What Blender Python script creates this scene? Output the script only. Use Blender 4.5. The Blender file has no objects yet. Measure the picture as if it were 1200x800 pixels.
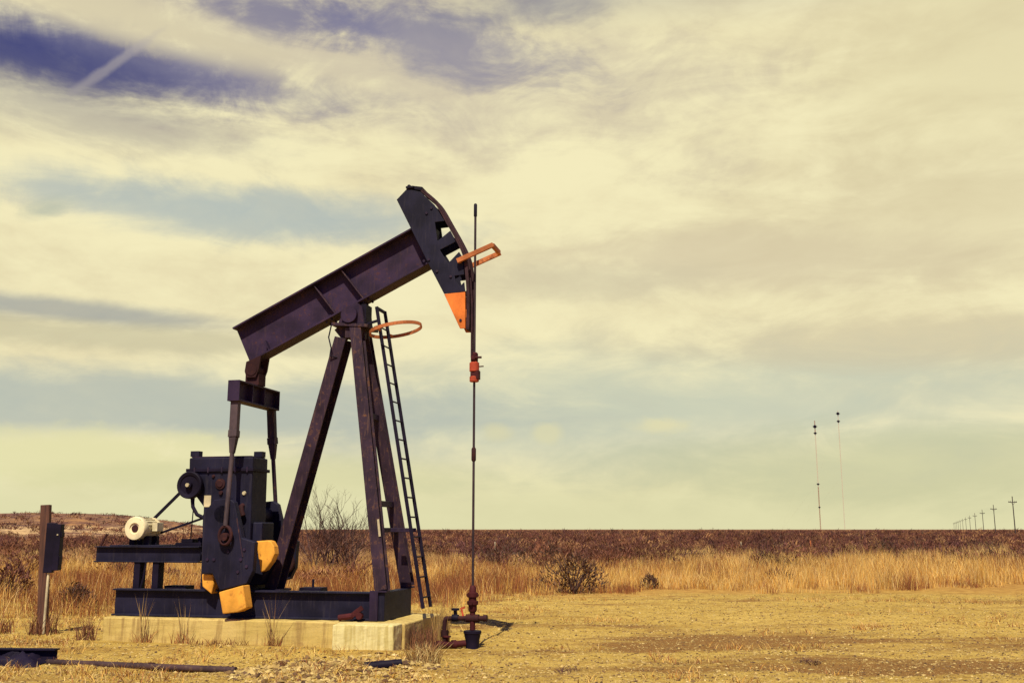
import bpy, bmesh, math, random
import numpy as np
from mathutils import Vector, Matrix

SC = bpy.context.scene
COL = SC.collection
R = math.radians
random.seed(7)
RNG = np.random.default_rng(11)

# ------------------------------------------------------------------ camera
cd = bpy.data.cameras.new('camera')
cam = bpy.data.objects.new('camera', cd)
COL.objects.link(cam)
cam.location = (0, 0, 1.75)
cam.rotation_euler = (R(90) + math.atan(220 / 1167), 0, 0)
cd.sensor_width = 36
cd.lens = 35.0
cd.clip_start = 0.1
cd.clip_end = 60000
SC.camera = cam
SC.view_settings.view_transform = 'Standard'
SC.view_settings.look = 'None'
SC.view_settings.gamma = 1
SC.view_settings.exposure = 0.15

def lin(r, g, b):
    def f(c):
        c /= 255.0
        return c / 12.92 if c <= 0.04045 else ((c + 0.055) / 1.055) ** 2.4
    return (f(r), f(g), f(b), 1.0)

# ------------------------------------------------------------------ node helper
class N:
    def __init__(s, tree):
        s.t = tree; s.n = tree.nodes; s.l = tree.links
    def new(s, typ, ins=None, **props):
        nd = s.n.new(typ)
        for k, v in props.items(): setattr(nd, k, v)
        for k, v in (ins or {}).items(): s.put(nd.inputs[k], v)
        return nd
    def put(s, sock, v):
        if isinstance(v, bpy.types.NodeSocket): s.l.new(v, sock)
        elif v is not None: sock.default_value = v
    def m(s, op, a, b=None, c=None, clamp=False):
        nd = s.n.new('ShaderNodeMath'); nd.operation = op; nd.use_clamp = clamp
        for i, v in enumerate((a, b, c)):
            if v is not None: s.put(nd.inputs[i], v)
        return nd.outputs[0]
    def mix(s, f, a, b, mode='MIX'):
        nd = s.n.new('ShaderNodeMix'); nd.data_type = 'RGBA'; nd.blend_type = mode
        s.put(nd.inputs[0], f); s.put(nd.inputs[6], a); s.put(nd.inputs[7], b)
        return nd.outputs[2]
    def noise(s, vec, scale, detail=4, rough=0.55, dist=0.0):
        nd = s.new('ShaderNodeTexNoise', {'Scale': scale, 'Detail': detail, 'Roughness': rough, 'Distortion': dist})
        if vec is not None: s.l.new(vec, nd.inputs['Vector'])
        return nd.outputs[0]
    def step(s, v, lo, hi):
        nd = s.n.new('ShaderNodeMapRange'); nd.interpolation_type = 'SMOOTHSTEP'
        s.put(nd.inputs[0], v); nd.inputs[1].default_value = lo; nd.inputs[2].default_value = hi
        return nd.outputs[0]
    def scale(s, vec, x, y, z):
        nd = s.n.new('ShaderNodeMapping'); nd.inputs['Scale'].default_value = (x, y, z)
        s.l.new(vec, nd.inputs['Vector']); return nd.outputs[0]
    def xyz(s, x, y, z=0.0):
        nd = s.n.new('ShaderNodeCombineXYZ')
        for i, v in enumerate((x, y, z)): s.put(nd.inputs[i], v)
        return nd.outputs[0]

# ------------------------------------------------------------------ sky with cloud bands
SUN = Vector((-0.165 * math.cos(R(55.7)), -0.986 * math.cos(R(55.7)), math.sin(R(55.7)))).normalized()
world = bpy.data.worlds.new('World')
SC.world = world
world.use_nodes = True
W = N(world.node_tree)
W.n.clear()
SKY_STRENGTH = 0.1
tc = W.new('ShaderNodeTexCoord')
sep = W.new('ShaderNodeSeparateXYZ', {0: tc.outputs['Generated']})
az = W.m('ARCTAN2', sep.outputs[0], sep.outputs[1])
el = W.m('ARCSINE', sep.outputs[2])
nish = W.new('ShaderNodeTexSky')
nish.sky_type = 'NISHITA'; nish.sun_disc = False
nish.sun_elevation = R(55.7)
nish.sun_rotation = math.atan2(SUN.x, SUN.y)
nish.dust_density = 1.5
flat = W.xyz(az, W.m('MULTIPLY', el, 3.2))
wispy = W.xyz(az, W.m('MULTIPLY', el, 1.7), 3.0)
n_big = W.noise(flat, 2.6, 5, 0.55, 0.4)
n_mid = W.noise(flat, 7.0, 6, 0.6, 0.5)
n_wisp = W.noise(wispy, 9.0, 8, 0.65, 1.0)
n_fine = W.noise(wispy, 30.0, 6, 0.62, 0.3)

def pe(px, py):                       # picture angles of the cloud features, in radians
    x = (px - 600) / 1167; u = (400 - py) / 1167
    t = math.atan(220 / 1167)
    dy = math.cos(t) - u * math.sin(t); dz = math.sin(t) + u * math.cos(t)
    return math.atan2(x, dy), math.atan2(dz, math.hypot(x, dy))

def cl(r, g, b):
    c = lin(r, g, b)
    k = 0.90 / SKY_STRENGTH
    return (c[0] * k, c[1] * k, c[2] * k, 1)

warp = W.m('SUBTRACT', n_mid, 0.5)
warp2 = W.m('ADD', W.m('SUBTRACT', n_wisp, 0.5), W.m('MULTIPLY', W.m('SUBTRACT', n_fine, .5), .45))
streak = W.m('ADD', W.m('MULTIPLY', n_big, 0.45), W.m('ADD', W.m('MULTIPLY', n_mid, 0.4), W.m('ADD', W.m('MULTIPLY', n_wisp, 0.17), W.m('MULTIPLY', W.m('SUBTRACT', n_fine, .5), 0.10))))
col = W.mix(W.step(streak, 0.36, 0.60), cl(227, 215, 174), cl(244, 235, 190))
low = W.step(el, 0.10, 0.012)
col = W.mix(W.m('MULTIPLY', low, 0.75), col, cl(219, 217, 170))

inner = W.m('ADD', .66, W.m('ADD', W.m('MULTIPLY', n_wisp, .40), W.m('MULTIPLY', n_fine, .28)))

def feature(px, py, rx, ry, ang, rgb, amt, rough=0.9, fine=0.5, soft=0.45, fac=None):
    """a patch of sky or cloud: ellipse in azimuth and elevation with a torn outline"""
    global col
    a0, e0 = pe(px, py)
    ra, re = rx / 1167, ry / 1167
    c, s_ = math.cos(ang), math.sin(ang)
    da = W.m('SUBTRACT', az, a0); de = W.m('SUBTRACT', el, e0)
    p = W.m('DIVIDE', W.m('ADD', W.m('MULTIPLY', da, c), W.m('MULTIPLY', de, s_)), ra)
    q = W.m('DIVIDE', W.m('SUBTRACT', W.m('MULTIPLY', de, c), W.m('MULTIPLY', da, s_)), re)
    d = W.m('SQRT', W.m('ADD', W.m('MULTIPLY', p, p), W.m('MULTIPLY', q, q)))
    d = W.m('ADD', d, W.m('ADD', W.m('MULTIPLY', warp, rough * 2), W.m('MULTIPLY', warp2, fine * 2)))
    f = W.m('MULTIPLY', W.step(d, 1.0 + soft, 1.0 - soft), W.m('MULTIPLY', inner, amt), clamp=True)
    col = W.mix(f, col, cl(*rgb))

feature(790, 478, 470, 55, 0.02, (197, 203, 182), .85, 1.1, .6, .9)
feature(1090, 545, 300, 40, 0.0, (196, 198, 158), .6, .8, .4, .6)
feature(160, 475, 420, 34, 0.0, (182, 189, 178), .85, .7, .3, .5)
feature(110, 533, 150, 26, 0.05, (229, 224, 174), .95, .8, .7, .4)
feature(330, 560, 220, 20, 0.0, (214, 212, 164), .6, .9, .6, .5)
feature(70, 362, 170, 12, -0.03, (158, 162, 160), .75, .8, .3, .6)
feature(150, 395, 260, 14, 0.0, (196, 190, 158), .6, .9, .4, .6)
feature(275, 250, 215, 30, -0.03, (176, 187, 184), .85, .8, .7, .6)
feature(55, 246, 22, 8, .3, (176, 184, 168), .6, 1.3, 1.0, .9)
feature(880, 305, 230, 34, -0.05, (210, 196, 165), .6, .9, .5, .6)
feature(1090, 395, 260, 26, -0.03, (211, 198, 164), .55, .9, .5, .6)
feature(700, 330, 120, 20, 0.0, (206, 197, 166), .5, .9, .5, .6)
feature(1110, 250, 200, 80, 0.1, (215, 202, 165), .5, .9, .5, .6)
feature(1150, 60, 160, 120, 0.2, (212, 200, 158), .45, .8, .4, .7)
feature(60, 122, 200, 26, -0.05, (162, 158, 154), .6, 1.0, .9, .9)
feature(430, 70, 330, 70, -0.1, (196, 184, 166), .7, 1.1, 1.0, .8)
feature(330, 18, 95, 22, -0.1, (100, 102, 146), .7, 1.3, 1.5, .8)
feature(505, 48, 120, 30, -0.2, (122, 122, 154), .7, 1.5, 1.6, .9)
feature(650, 3, 110, 20, 0.1, (142, 142, 154), .6, 1.3, 1.3, .9)
feature(120, 66, 245, 24, -0.06, (112, 112, 148), .9, .8, .9, .8)
feature(20, 58, 150, 28, -0.06, (60, 66, 120), .85, .7, .8, .85)
feature(110, 8, 190, 20, -0.12, (216, 205, 172), .85, 1.0, 1.2, .7)
feature(141, 70, 42, 3.2, 0.72, (180, 172, 168), .5, 1.6, 2.0, .98)
feature(778, 497, 28, 7, 0.0, (226, 220, 176), .85, 1.2, 1.6, .8)
feature(641, 507, 12, 8, 0.0, (222, 217, 174), .75, 1.2, 1.6, .8)
feature(582, 505, 13, 7, 0.0, (218, 213, 172), .7, 1.2, 1.6, .8)

# the cloud sheet thins out overhead and behind the viewer, where unseen sky is darkened to deepen the shadows
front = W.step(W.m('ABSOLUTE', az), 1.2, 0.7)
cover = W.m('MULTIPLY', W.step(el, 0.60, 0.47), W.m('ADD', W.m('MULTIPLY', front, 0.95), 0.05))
clear = W.mix(1.0, nish.outputs[0], (0.24, 0.21, 0.62, 1), 'MULTIPLY')  # tint darkens and blues the unseen sky so shaded sides turn navy
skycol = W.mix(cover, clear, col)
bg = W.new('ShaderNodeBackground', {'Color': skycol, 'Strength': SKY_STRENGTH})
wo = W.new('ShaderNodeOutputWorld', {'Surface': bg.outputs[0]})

# ------------------------------------------------------------------ sun
sd = bpy.data.lights.new('sun', 'SUN')
sd.energy = 5.0
sd.angle = R(0.53)
sd.color = (1.0, 0.90, 0.66)
so = bpy.data.objects.new('sun', sd)
COL.objects.link(so)
so.rotation_euler = SUN.to_track_quat('Z', 'Y').to_euler()

# ------------------------------------------------------------------ object helpers
def tag(o, label=None, cat=None, group=None, kind=None):
    if label: o['label'] = label
    if cat: o['category'] = cat
    if group: o['group'] = group
    if kind: o['kind'] = kind
    return o

def empty(name, loc, rz=0):
    o = bpy.data.objects.new(name, None)
    o.empty_display_size = 0.3
    COL.objects.link(o)
    o.location = loc; o.rotation_euler = (0, 0, rz)
    return o

def mesh_np(name, V, F, mat, parent=None, colors=None, smooth=False):
    """V (n,3) array, F (m,k) array of equal-sized faces, colours per vertex"""
    V = np.asarray(V, np.float32); F = np.asarray(F, np.int32)
    k = F.shape[1]
    me = bpy.data.meshes.new(name)
    me.vertices.add(len(V)); me.vertices.foreach_set('co', V.ravel())
    me.loops.add(F.size); me.loops.foreach_set('vertex_index', F.ravel())
    me.polygons.add(len(F))
    me.polygons.foreach_set('loop_start', np.arange(0, F.size, k, dtype=np.int32))
    me.polygons.foreach_set('use_smooth', np.full(len(F), smooth))
    me.update(calc_edges=True)
    if colors is not None:
        a = me.color_attributes.new('tint', 'FLOAT_COLOR', 'POINT')
        c = np.ones((len(V), 4), np.float32); c[:, :3] = colors
        a.data.foreach_set('color', c.ravel())
    me.materials.append(mat)
    o = bpy.data.objects.new(name, me)
    COL.objects.link(o)
    if parent: o.parent = parent
    return o

class MB:
    """collects solid shapes, then links them as one mesh object"""
    def __init__(s): s.bm = bmesh.new()
    def hull8(s, P):
        v = [s.bm.verts.new(p) for p in P]
        for f in ((0, 3, 2, 1), (4, 5, 6, 7), (0, 1, 5, 4), (1, 2, 6, 5), (2, 3, 7, 6), (3, 0, 4, 7)):
            s.bm.faces.new([v[i] for i in f])
        return s
    def box(s, lo, hi):
        (a, b, c), (d, e, f) = lo, hi
        return s.hull8([(a, b, c), (d, b, c), (d, e, c), (a, e, c), (a, b, f), (d, b, f), (d, e, f), (a, e, f)])
    def bar(s, p, q, w, h, up=(0, 0, 1), w2=None, h2=None):
        """box from p to q, w wide across, h along up"""
        p, q = Vector(p), Vector(q); d = (q - p).normalized(); up = Vector(up)
        x = d.cross(up).normalized(); y = x.cross(d).normalized()
        w2 = w if w2 is None else w2; h2 = h if h2 is None else h2
        P = []
        for c, a, b in ((p, w, h), (q, w2, h2)):
            P += [c - x * a / 2 - y * b / 2, c + x * a / 2 - y * b / 2, c + x * a / 2 + y * b / 2, c - x * a / 2 + y * b / 2]
        return s.hull8(P)
    def ibeam(s, p, q, depth, width, tf, tw, up=(0, 0, 1)):
        p, q = Vector(p), Vector(q); d = (q - p).normalized()
        x = d.cross(Vector(up)).normalized(); y = x.cross(d).normalized()
        D, Wd, t = depth / 2, width / 2, tw / 2
        prof = [(-Wd, -D), (Wd, -D), (Wd, -D + tf), (t, -D + tf), (t, D - tf), (Wd, D - tf), (Wd, D), (-Wd, D), (-Wd, D - tf), (-t, D - tf), (-t, -D + tf), (-Wd, -D + tf)]
        A = [s.bm.verts.new(p + x * a + y * b) for a, b in prof]
        B = [s.bm.verts.new(q + x * a + y * b) for a, b in prof]
        n = len(prof)
        for i in range(n):
            j = (i + 1) % n
            s.bm.faces.new((A[i], A[j], B[j], B[i]))
        for L_, flip in ((A, True), (B, False)):
            for quad in ((0, 1, 2, 11), (2, 3, 10, 11), (3, 4, 9, 10), (4, 5, 8, 9), (5, 6, 7, 8)):
                f = [L_[i] for i in quad]
                s.bm.faces.new(f[::-1] if flip else f)
        return s
    def prism(s, poly, w0, w1):
        """polygon in the (s, z) plane extruded along w"""
        A = [s.bm.verts.new((a, w0, b)) for a, b in poly]
        B = [s.bm.verts.new((a, w1, b)) for a, b in poly]
        n = len(poly)
        s.bm.faces.new(A); s.bm.faces.new(B[::-1])
        for i in range(n):
            j = (i + 1) % n
            s.bm.faces.new((A[j], A[i], B[i], B[j]))
        return s
    def tube(s, pts, r, seg=12, closed=False, cap=True):
        pts = [Vector(p) for p in pts]; n = len(pts)
        rr = r if isinstance(r, (list, tuple)) else [r] * n
        rings = []; prev = None
        for i, p in enumerate(pts):
            if closed: d = pts[(i + 1) % n] - pts[i - 1]
            else: d = pts[min(i + 1, n - 1)] - pts[max(i - 1, 0)]
            d.normalize()
            if prev is None:
                x = d.orthogonal().normalized()
            else:
                x = (prev - d * prev.dot(d)).normalized()
            prev = x; y = d.cross(x)
            rings.append([s.bm.verts.new(p + (x * math.cos(2 * math.pi * k / seg) + y * math.sin(2 * math.pi * k / seg)) * rr[i]) for k in range(seg)])
        m = n if closed else n - 1
        for i in range(m):
            a, b = rings[i], rings[(i + 1) % n]
            for k in range(seg):
                s.bm.faces.new((a[k], a[(k + 1) % seg], b[(k + 1) % seg], b[k]))
        if not closed and cap:
            s.bm.faces.new(rings[0][::-1]); s.bm.faces.new(rings[-1])
        return s
    def cyl(s, p, q, r, seg=24): return s.tube([p, q], r, seg)
    def lathe(s, base, prof, axis=(0, 0, 1), seg=20):
        a = Vector(axis); b = Vector(base)
        # stacked rings: doubled radii keep the steps sharp
        return s.tube_rings(b, a, prof, seg)
    def tube_rings(s, b, a, prof, seg):
        x = a.orthogonal().normalized(); y = a.cross(x)
        rings = [[s.bm.verts.new(b + a * h + (x * math.cos(2 * math.pi * k / seg) + y * math.sin(2 * math.pi * k / seg)) * r) for k in range(seg)] for r, h in prof]
        for p, q in zip(rings, rings[1:]):
            for k in range(seg):
                s.bm.faces.new((p[k], p[(k + 1) % seg], q[(k + 1) % seg], q[k]))
        s.bm.faces.new(rings[0][::-1]); s.bm.faces.new(rings[-1])
        return s
    def build(s, name, mat, parent=None, bevel=0.0, smooth=False):
        bmesh.ops.recalc_face_normals(s.bm, faces=s.bm.faces[:])
        me = bpy.data.meshes.new(name)
        s.bm.to_mesh(me); s.bm.free()
        if smooth:
            for p in me.polygons: p.use_smooth = True
        me.materials.append(mat)
        o = bpy.data.objects.new(name, me)
        COL.objects.link(o)
        if parent: o.parent = parent
        if smooth:
            es = o.modifiers.new('edges', 'EDGE_SPLIT'); es.split_angle = R(38)
        if bevel:
            b = o.modifiers.new('bevel', 'BEVEL'); b.width = bevel; b.segments = 2; b.limit_method = 'ANGLE'; b.angle_limit = R(40)
        return o

# ------------------------------------------------------------------ materials
def base_mat(name):
    m = bpy.data.materials.new(name); m.use_nodes = True
    g = N(m.node_tree); g.n.clear()
    out = g.new('ShaderNodeOutputMaterial'); b = g.new('ShaderNodeBsdfPrincipled')
    g.l.new(b.outputs[0], out.inputs[0])
    return m, g, b

def paint(name, c, rust=(0.16, 0.055, 0.03), amount=0.5, rough=0.5, dirt=None, spec=0.35, scale=3.0):
    """worn enamel on steel: uneven fading, rust blooms, dusty streaks"""
    m, g, b = base_mat(name)
    o = g.new('ShaderNodeTexCoord').outputs['Object']
    big = g.noise(o, scale * 0.7, 5, 0.6)
    med = g.noise(o, scale * 4, 6, 0.65)
    fine = g.noise(o, scale * 22, 5, 0.7)
    st = g.noise(g.scale(o, 9, 9, 0.9), scale, 4, 0.6)
    dark = tuple(x * 0.65 for x in c) + (1,); light = tuple(min(1, x * 1.45) for x in c) + (1,)
    k = g.mix(g.step(big, .3, .7), dark, light)
    if dirt: k = g.mix(g.m('MULTIPLY', g.step(st, .52, .75), .5), k, dirt + (1,))
    mask = g.step(g.m('ADD', g.m('MULTIPLY', med, .55), g.m('ADD', g.m('MULTIPLY', fine, .2), g.m('MULTIPLY', big, .25))), .62 - amount * .16, .70 - amount * .08)
    k = g.mix(mask, k, g.mix(fine, tuple(x * .6 for x in rust) + (1,), tuple(x * 1.5 for x in rust) + (1,)))
    scr = g.noise(g.scale(o, 14, 14, 5), scale * 1.3, 6, .75)
    worn = g.m('MULTIPLY', g.step(scr, .64, .72), .45)
    k = g.mix(worn, k, tuple(min(1, x * 2.4 + .016) for x in c) + (1,))
    g.put(b.inputs['Base Color'], k)
    g.put(b.inputs['Roughness'], g.m('ADD', g.m('MULTIPLY', mask, .35), g.m('ADD', g.m('MULTIPLY', med, .25), rough - .12), clamp=True))
    b.inputs['Specular IOR Level'].default_value = spec
    bp = g.new('ShaderNodeBump', {'Strength': .25, 'Distance': .004, 'Height': g.m('ADD', fine, mask)})
    g.put(b.inputs['Normal'], bp.outputs[0])
    return m

STEEL = paint('dark_steel', (.024, .014, .036), (.09, .035, .03), .25, .6, (.06, .04, .045), .18)
BEAM = paint('beam_steel', (.029, .016, .041), (.085, .034, .03), .55, .6, (.06, .034, .04), .18)
NAVY = paint('navy_steel', (.0115, .0105, .026), (.05, .026, .028), .05, .6, (.04, .034, .045), .16)
LEGM = paint('leg_steel', (.029, .016, .029), (.14, .065, .035), .55, .6, (.15, .085, .055), .18)
PITMAN = paint('worn_arm', (.058, .040, .046), (.10, .05, .04), .4, .6, (.13, .09, .08), .2)
RUSTY = paint('rusty_steel', (.036, .013, .015), (.085, .03, .018), .6, .75, None, .15)
REDP = paint('red_paint', (.46, .075, .035), (.12, .035, .02), .4, .6, None, .2)
WELLRED = paint('well_paint', (.060, .010, .012), (.04, .015, .014), .6, .7, None, .2)
ORANGE = paint('orange_paint', (.58, .155, .03), (.30, .10, .04), .35, .6, (.48, .12, .02), .15)
FRAME = paint('faded_orange', (.42, .14, .05), (.12, .04, .025), .6, .65, None, .15)
YELLOW = paint('yellow_paint', (.66, .31, .045), (.34, .13, .03), .42, .6, (.55, .25, .04), .15)
CREAM = paint('cream_paint', (.66, .58, .36), (.3, .2, .1), .1, .5, (.45, .38, .2))
PALE = paint('pale_plate', (.52, .45, .28), (.3, .2, .1), .2, .6)
BLACK = paint('black_iron', (.009, .006, .018), (.04, .02, .018), .25, .65, None, .15)
CABLE = paint('wire_rope', (.038, .018, .024), (.09, .035, .03), .5, .7, None, .15, 10)
RODM = paint('rod_steel', (.04, .026, .032), (.09, .05, .05), .3, .5, None, .2)

PIPEM = paint('old_pipe', (.05, .028, .03), (.10, .05, .03), .5, .7, (.22, .15, .07), .2)

def simple(name, f):
    m, g, b = base_mat(name); f(g, b); return m

def concrete(g, b):
    o = g.new('ShaderNodeTexCoord').outputs['Object']
    big = g.noise(o, 1.6, 6, .6); fine = g.noise(o, 30, 5, .7)
    st = g.noise(g.scale(o, 6, 6, .5), 2.2, 5, .65)
    k = g.mix(g.step(big, .3, .7), (.50, .37, .10, 1), (.62, .47, .16, 1))
    k = g.mix(g.m('MULTIPLY', g.step(st, .46, .66), .75), k, (.30, .19, .06, 1))
    k = g.mix(g.m('MULTIPLY', g.step(g.noise(o, 7, 4), .6, .75), .4), k, (.25, .12, .05, 1))
    k = g.mix(g.m('MULTIPLY', g.step(fine, .55, .75), .3), k, (.22, .16, .08, 1))
    g.put(b.inputs['Base Color'], k); b.inputs['Roughness'].default_value = .9
    bp = g.new('ShaderNodeBump', {'Strength': .4, 'Distance': .01, 'Height': g.m('ADD', fine, big)})
    g.put(b.inputs['Normal'], bp.outputs[0])
CONCRETE = simple('concrete', concrete)
def concrete_new(g, b):
    o = g.new('ShaderNodeTexCoord').outputs['Object']
    st = g.noise(g.scale(o, 7, 7, .6), 2.6, 5, .65); fine = g.noise(o, 34, 5, .7)
    k = g.mix(g.step(st, .35, .7), (.72, .64, .30, 1), (.52, .43, .15, 1))
    k = g.mix(g.m('MULTIPLY', g.step(fine, .55, .75), .3), k, (.3, .24, .11, 1))
    g.put(b.inputs['Base Color'], k); b.inputs['Roughness'].default_value = .9
    bp = g.new('ShaderNodeBump', {'Strength': .3, 'Distance': .008, 'Height': fine})
    g.put(b.inputs['Normal'], bp.outputs[0])
CONCRETE_PALE = simple('pale_concrete', concrete_new)
def wood(g, b):
    o = g.new('ShaderNodeTexCoord').outputs['Object']
    gr = g.noise(g.scale(o, 26, 26, 1.2), 1.5, 6, .65)
    k = g.mix(g.step(gr, .3, .7), (.045, .018, .014, 1), (.15, .06, .035, 1))
    g.put(b.inputs['Base Color'], k); b.inputs['Roughness'].default_value = .85
    bp = g.new('ShaderNodeBump', {'Strength': .5, 'Distance': .01, 'Height': gr}); g.put(b.inputs['Normal'], bp.outputs[0])
WOOD = simple('weathered_wood', wood)
def tinted(g, b):
    a = g.new('ShaderNodeAttribute', attribute_name='tint')
    g.put(b.inputs['Base Color'], a.outputs['Color']); b.inputs['Roughness'].default_value = .75
    b.inputs['Specular IOR Level'].default_value = .15
PLANT = simple('dry_plant', tinted)
STONE = simple('stone', tinted)

def ground_mat(g, b):
    o = g.new('ShaderNodeTexCoord').outputs['Object']
    s = g.new('ShaderNodeSeparateXYZ', {0: o})
    x, y = s.outputs[0], s.outputs[1]
    big = g.noise(g.scale(o, .45, .8, 1), .35, 6, .6)
    streak = g.noise(g.scale(o, .16, .75, 1), 1.1, 6, .62, .6)
    med = g.noise(o, 3.0, 6, .65); fine = g.noise(o, 26, 5, .75); grit = g.noise(o, 75, 4, .8)
    k = g.mix(g.step(big, .3, .7), (.47, .31, .062, 1), (.60, .41, .095, 1))
    k = g.mix(g.m('MULTIPLY', g.step(med, .40, .66), .35), k, (.68, .50, .15, 1))
    k = g.mix(g.m('MULTIPLY', g.step(med, .50, .36), .55), k, (.33, .19, .045, 1))
    clod = g.noise(g.scale(o, 1, .55, 1), 8.5, 5, .7)
    k = g.mix(g.m('MULTIPLY', g.step(clod, .54, .66), .55), k, (.27, .155, .045, 1))
    k = g.mix(g.m('MULTIPLY', g.step(clod, .42, .32), .45), k, (.72, .54, .18, 1))
    # damp brown tyre tracks across the pad
    yy = g.m('ADD', y, g.m('MULTIPLY', x, .05))
    band = g.m('MAXIMUM', g.m('MULTIPLY', g.step(yy, 14.6, 16.0), g.step(yy, 18.6, 16.6)), g.m('MULTIPLY', g.step(yy, 12.6, 13.3), g.step(yy, 14.4, 13.7)))
    band = g.m('MULTIPLY', band, g.step(x, -.3, 2.6))
    wet = g.m('MULTIPLY', g.step(g.m('ADD', streak, g.m('MULTIPLY', band, .17)), .50, .68), .85)
    k = g.mix(wet, k, (.22, .10, .032, 1))
    k = g.mix(g.m('MULTIPLY', g.step(fine, .53, .64), .62), k, (.14, .075, .03, 1))
    k = g.mix(g.m('MULTIPLY', g.step(fine, .44, .30), .55), k, (.74, .56, .21, 1))
    k = g.mix(g.m('MULTIPLY', g.step(grit, .54, .66), .6), k, (.13, .08, .04, 1))
    # litter under the standing grass, then red soil of the scrub flat
    r = g.m('ADD', y, g.m('MULTIPLY', g.m('SUBTRACT', big, .5), 8))
    straw = g.mix(g.step(med, .35, .65), (.34, .17, .045, 1), (.50, .28, .07, 1))
    k = g.mix(g.m('MULTIPLY', g.step(r, 26, 31), .85), k, straw)
    scr = g.mix(g.step(g.noise(g.scale(o, .05, .03, .03), 3, 7, .75), .40, .64), (.12, .05, .035, 1), (.36, .20, .085, 1))
    k = g.mix(g.step(r, 56, 66), k, scr)
    g.put(b.inputs['Base Color'], k); b.inputs['Roughness'].default_value = .95
    b.inputs['Specular IOR Level'].default_value = .1
    bp = g.new('ShaderNodeBump', {'Strength': .8, 'Distance': .03, 'Height': g.m('ADD', g.m('MULTIPLY', med, 1.2), g.m('ADD', fine, g.m('MULTIPLY', grit, .5)))})
    g.put(b.inputs['Normal'], bp.outputs[0])
GROUND = simple('dry_ground', ground_mat)

def hill_mat(g, b):
    o = g.new('ShaderNodeTexCoord').outputs['Object']
    s = g.new('ShaderNodeSeparateXYZ', {0: o})
    n = g.noise(g.scale(o, .02, .02, .3), 2.5, 6, .65); f = g.noise(g.scale(o, .12, .12, .7), 2.0, 6, .7)
    z = g.m('ADD', s.outputs[2], g.m('MULTIPLY', g.m('SUBTRACT', n, .5), 3.0))
    k = g.mix(g.step(f, .40, .62), (.11, .045, .03, 1), (.34, .17, .06, 1))
    bank = g.m('MULTIPLY', g.step(z, .5, 1.0), g.step(z, 2.6, 1.9))
    k = g.mix(g.m('MULTIPLY', bank, g.step(f, .35, .55)), k, (.60, .40, .18, 1))
    k = g.mix(g.m('MULTIPLY', g.step(n, .5, .62), .8), k, (.13, .05, .035, 1))
    g.put(b.inputs['Base Color'], k); b.inputs['Roughness'].default_value = .95
HILL = simple('eroded_hill', hill_mat)

# ------------------------------------------------------------------ ground
PJ = Vector((-1.6938, 15.7271, 0)); PA = R(-13)
ux, uy = math.cos(PA), math.sin(PA)

def vnoise(x, y, seed=0):
    xi, yi = np.floor(x).astype(np.int64), np.floor(y).astype(np.int64)
    fx, fy = x - xi, y - yi
    fx = fx * fx * (3 - 2 * fx); fy = fy * fy * (3 - 2 * fy)
    def h(a, b):
        n = (a * 374761393 + b * 668265263 + seed * 974711) & 0x7fffffff
        n = ((n ^ (n >> 13)) * 1274126177) & 0x7fffffff
        return ((n ^ (n >> 16)) & 0xffff) / 65535.0
    return (h(xi, yi) * (1 - fx) + h(xi + 1, yi) * fx) * (1 - fy) + (h(xi, yi + 1) * (1 - fx) + h(xi + 1, yi + 1) * fx) * fy

def sstep(a, b, v):
    t = np.clip((v - a) / (b - a), 0, 1); return t * t * (3 - 2 * t)

def ground_h(x, y):
    x = np.asarray(x, float); y = np.asarray(y, float)
    s = (x - PJ.x) * ux + (y - PJ.y) * uy; w = -(x - PJ.x) * uy + (y - PJ.y) * ux
    h = (vnoise(x * .9, y * .9, 1) - .5) * .05 + (vnoise(x * 3.1, y * 3.1, 2) - .5) * .028 + (vnoise(x * 9, y * 9, 3) - .5) * .016
    near = np.exp(-((w + 1.25) / .55) ** 2) * sstep(-5.6, -4.6, s) * sstep(1.0, .3, s)
    h = h + near * .10
    # stony heap in front of the concrete
    h = h + .09 * np.exp(-((x + 1.9) / 1.0) ** 2 - ((y - 13.0) / .6) ** 2) * (0.6 + vnoise(x * 5, y * 5, 5))
    return h * sstep(120, 60, np.hypot(x, y))

def make_ground():
    ang = np.concatenate([np.linspace(-180, -42, 40)[:-1], np.linspace(-42, 42, 330)[:-1], np.linspace(42, 180, 40)])
    rad = np.concatenate([[0.5, 2, 4, 6, 8, 9.5], np.arange(10.5, 26, .085), np.geomspace(26, 80, 90)[:-1], np.geomspace(80, 45000, 40)])
    A, Rr = np.meshgrid(np.radians(ang[:-1]), rad)
    X, Y = np.sin(A) * Rr, np.cos(A) * Rr
    Z = ground_h(X, Y)
    na, nr = A.shape[1], len(rad)
    V = np.stack([X, Y, Z], -1).reshape(-1, 3)
    i, j = np.meshgrid(np.arange(nr - 1), np.arange(na), indexing='ij')
    a = i * na + j; b_ = i * na + (j + 1) % na; c = (i + 1) * na + (j + 1) % na; d = (i + 1) * na + j
    F = np.stack([a, d, c, b_], -1).reshape(-1, 4)
    V = np.vstack([V, [[0, 0, 0]]])
    g = mesh_np('ground', V, F, GROUND, smooth=True)
    tag(g, kind='structure')
make_ground()

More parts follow.
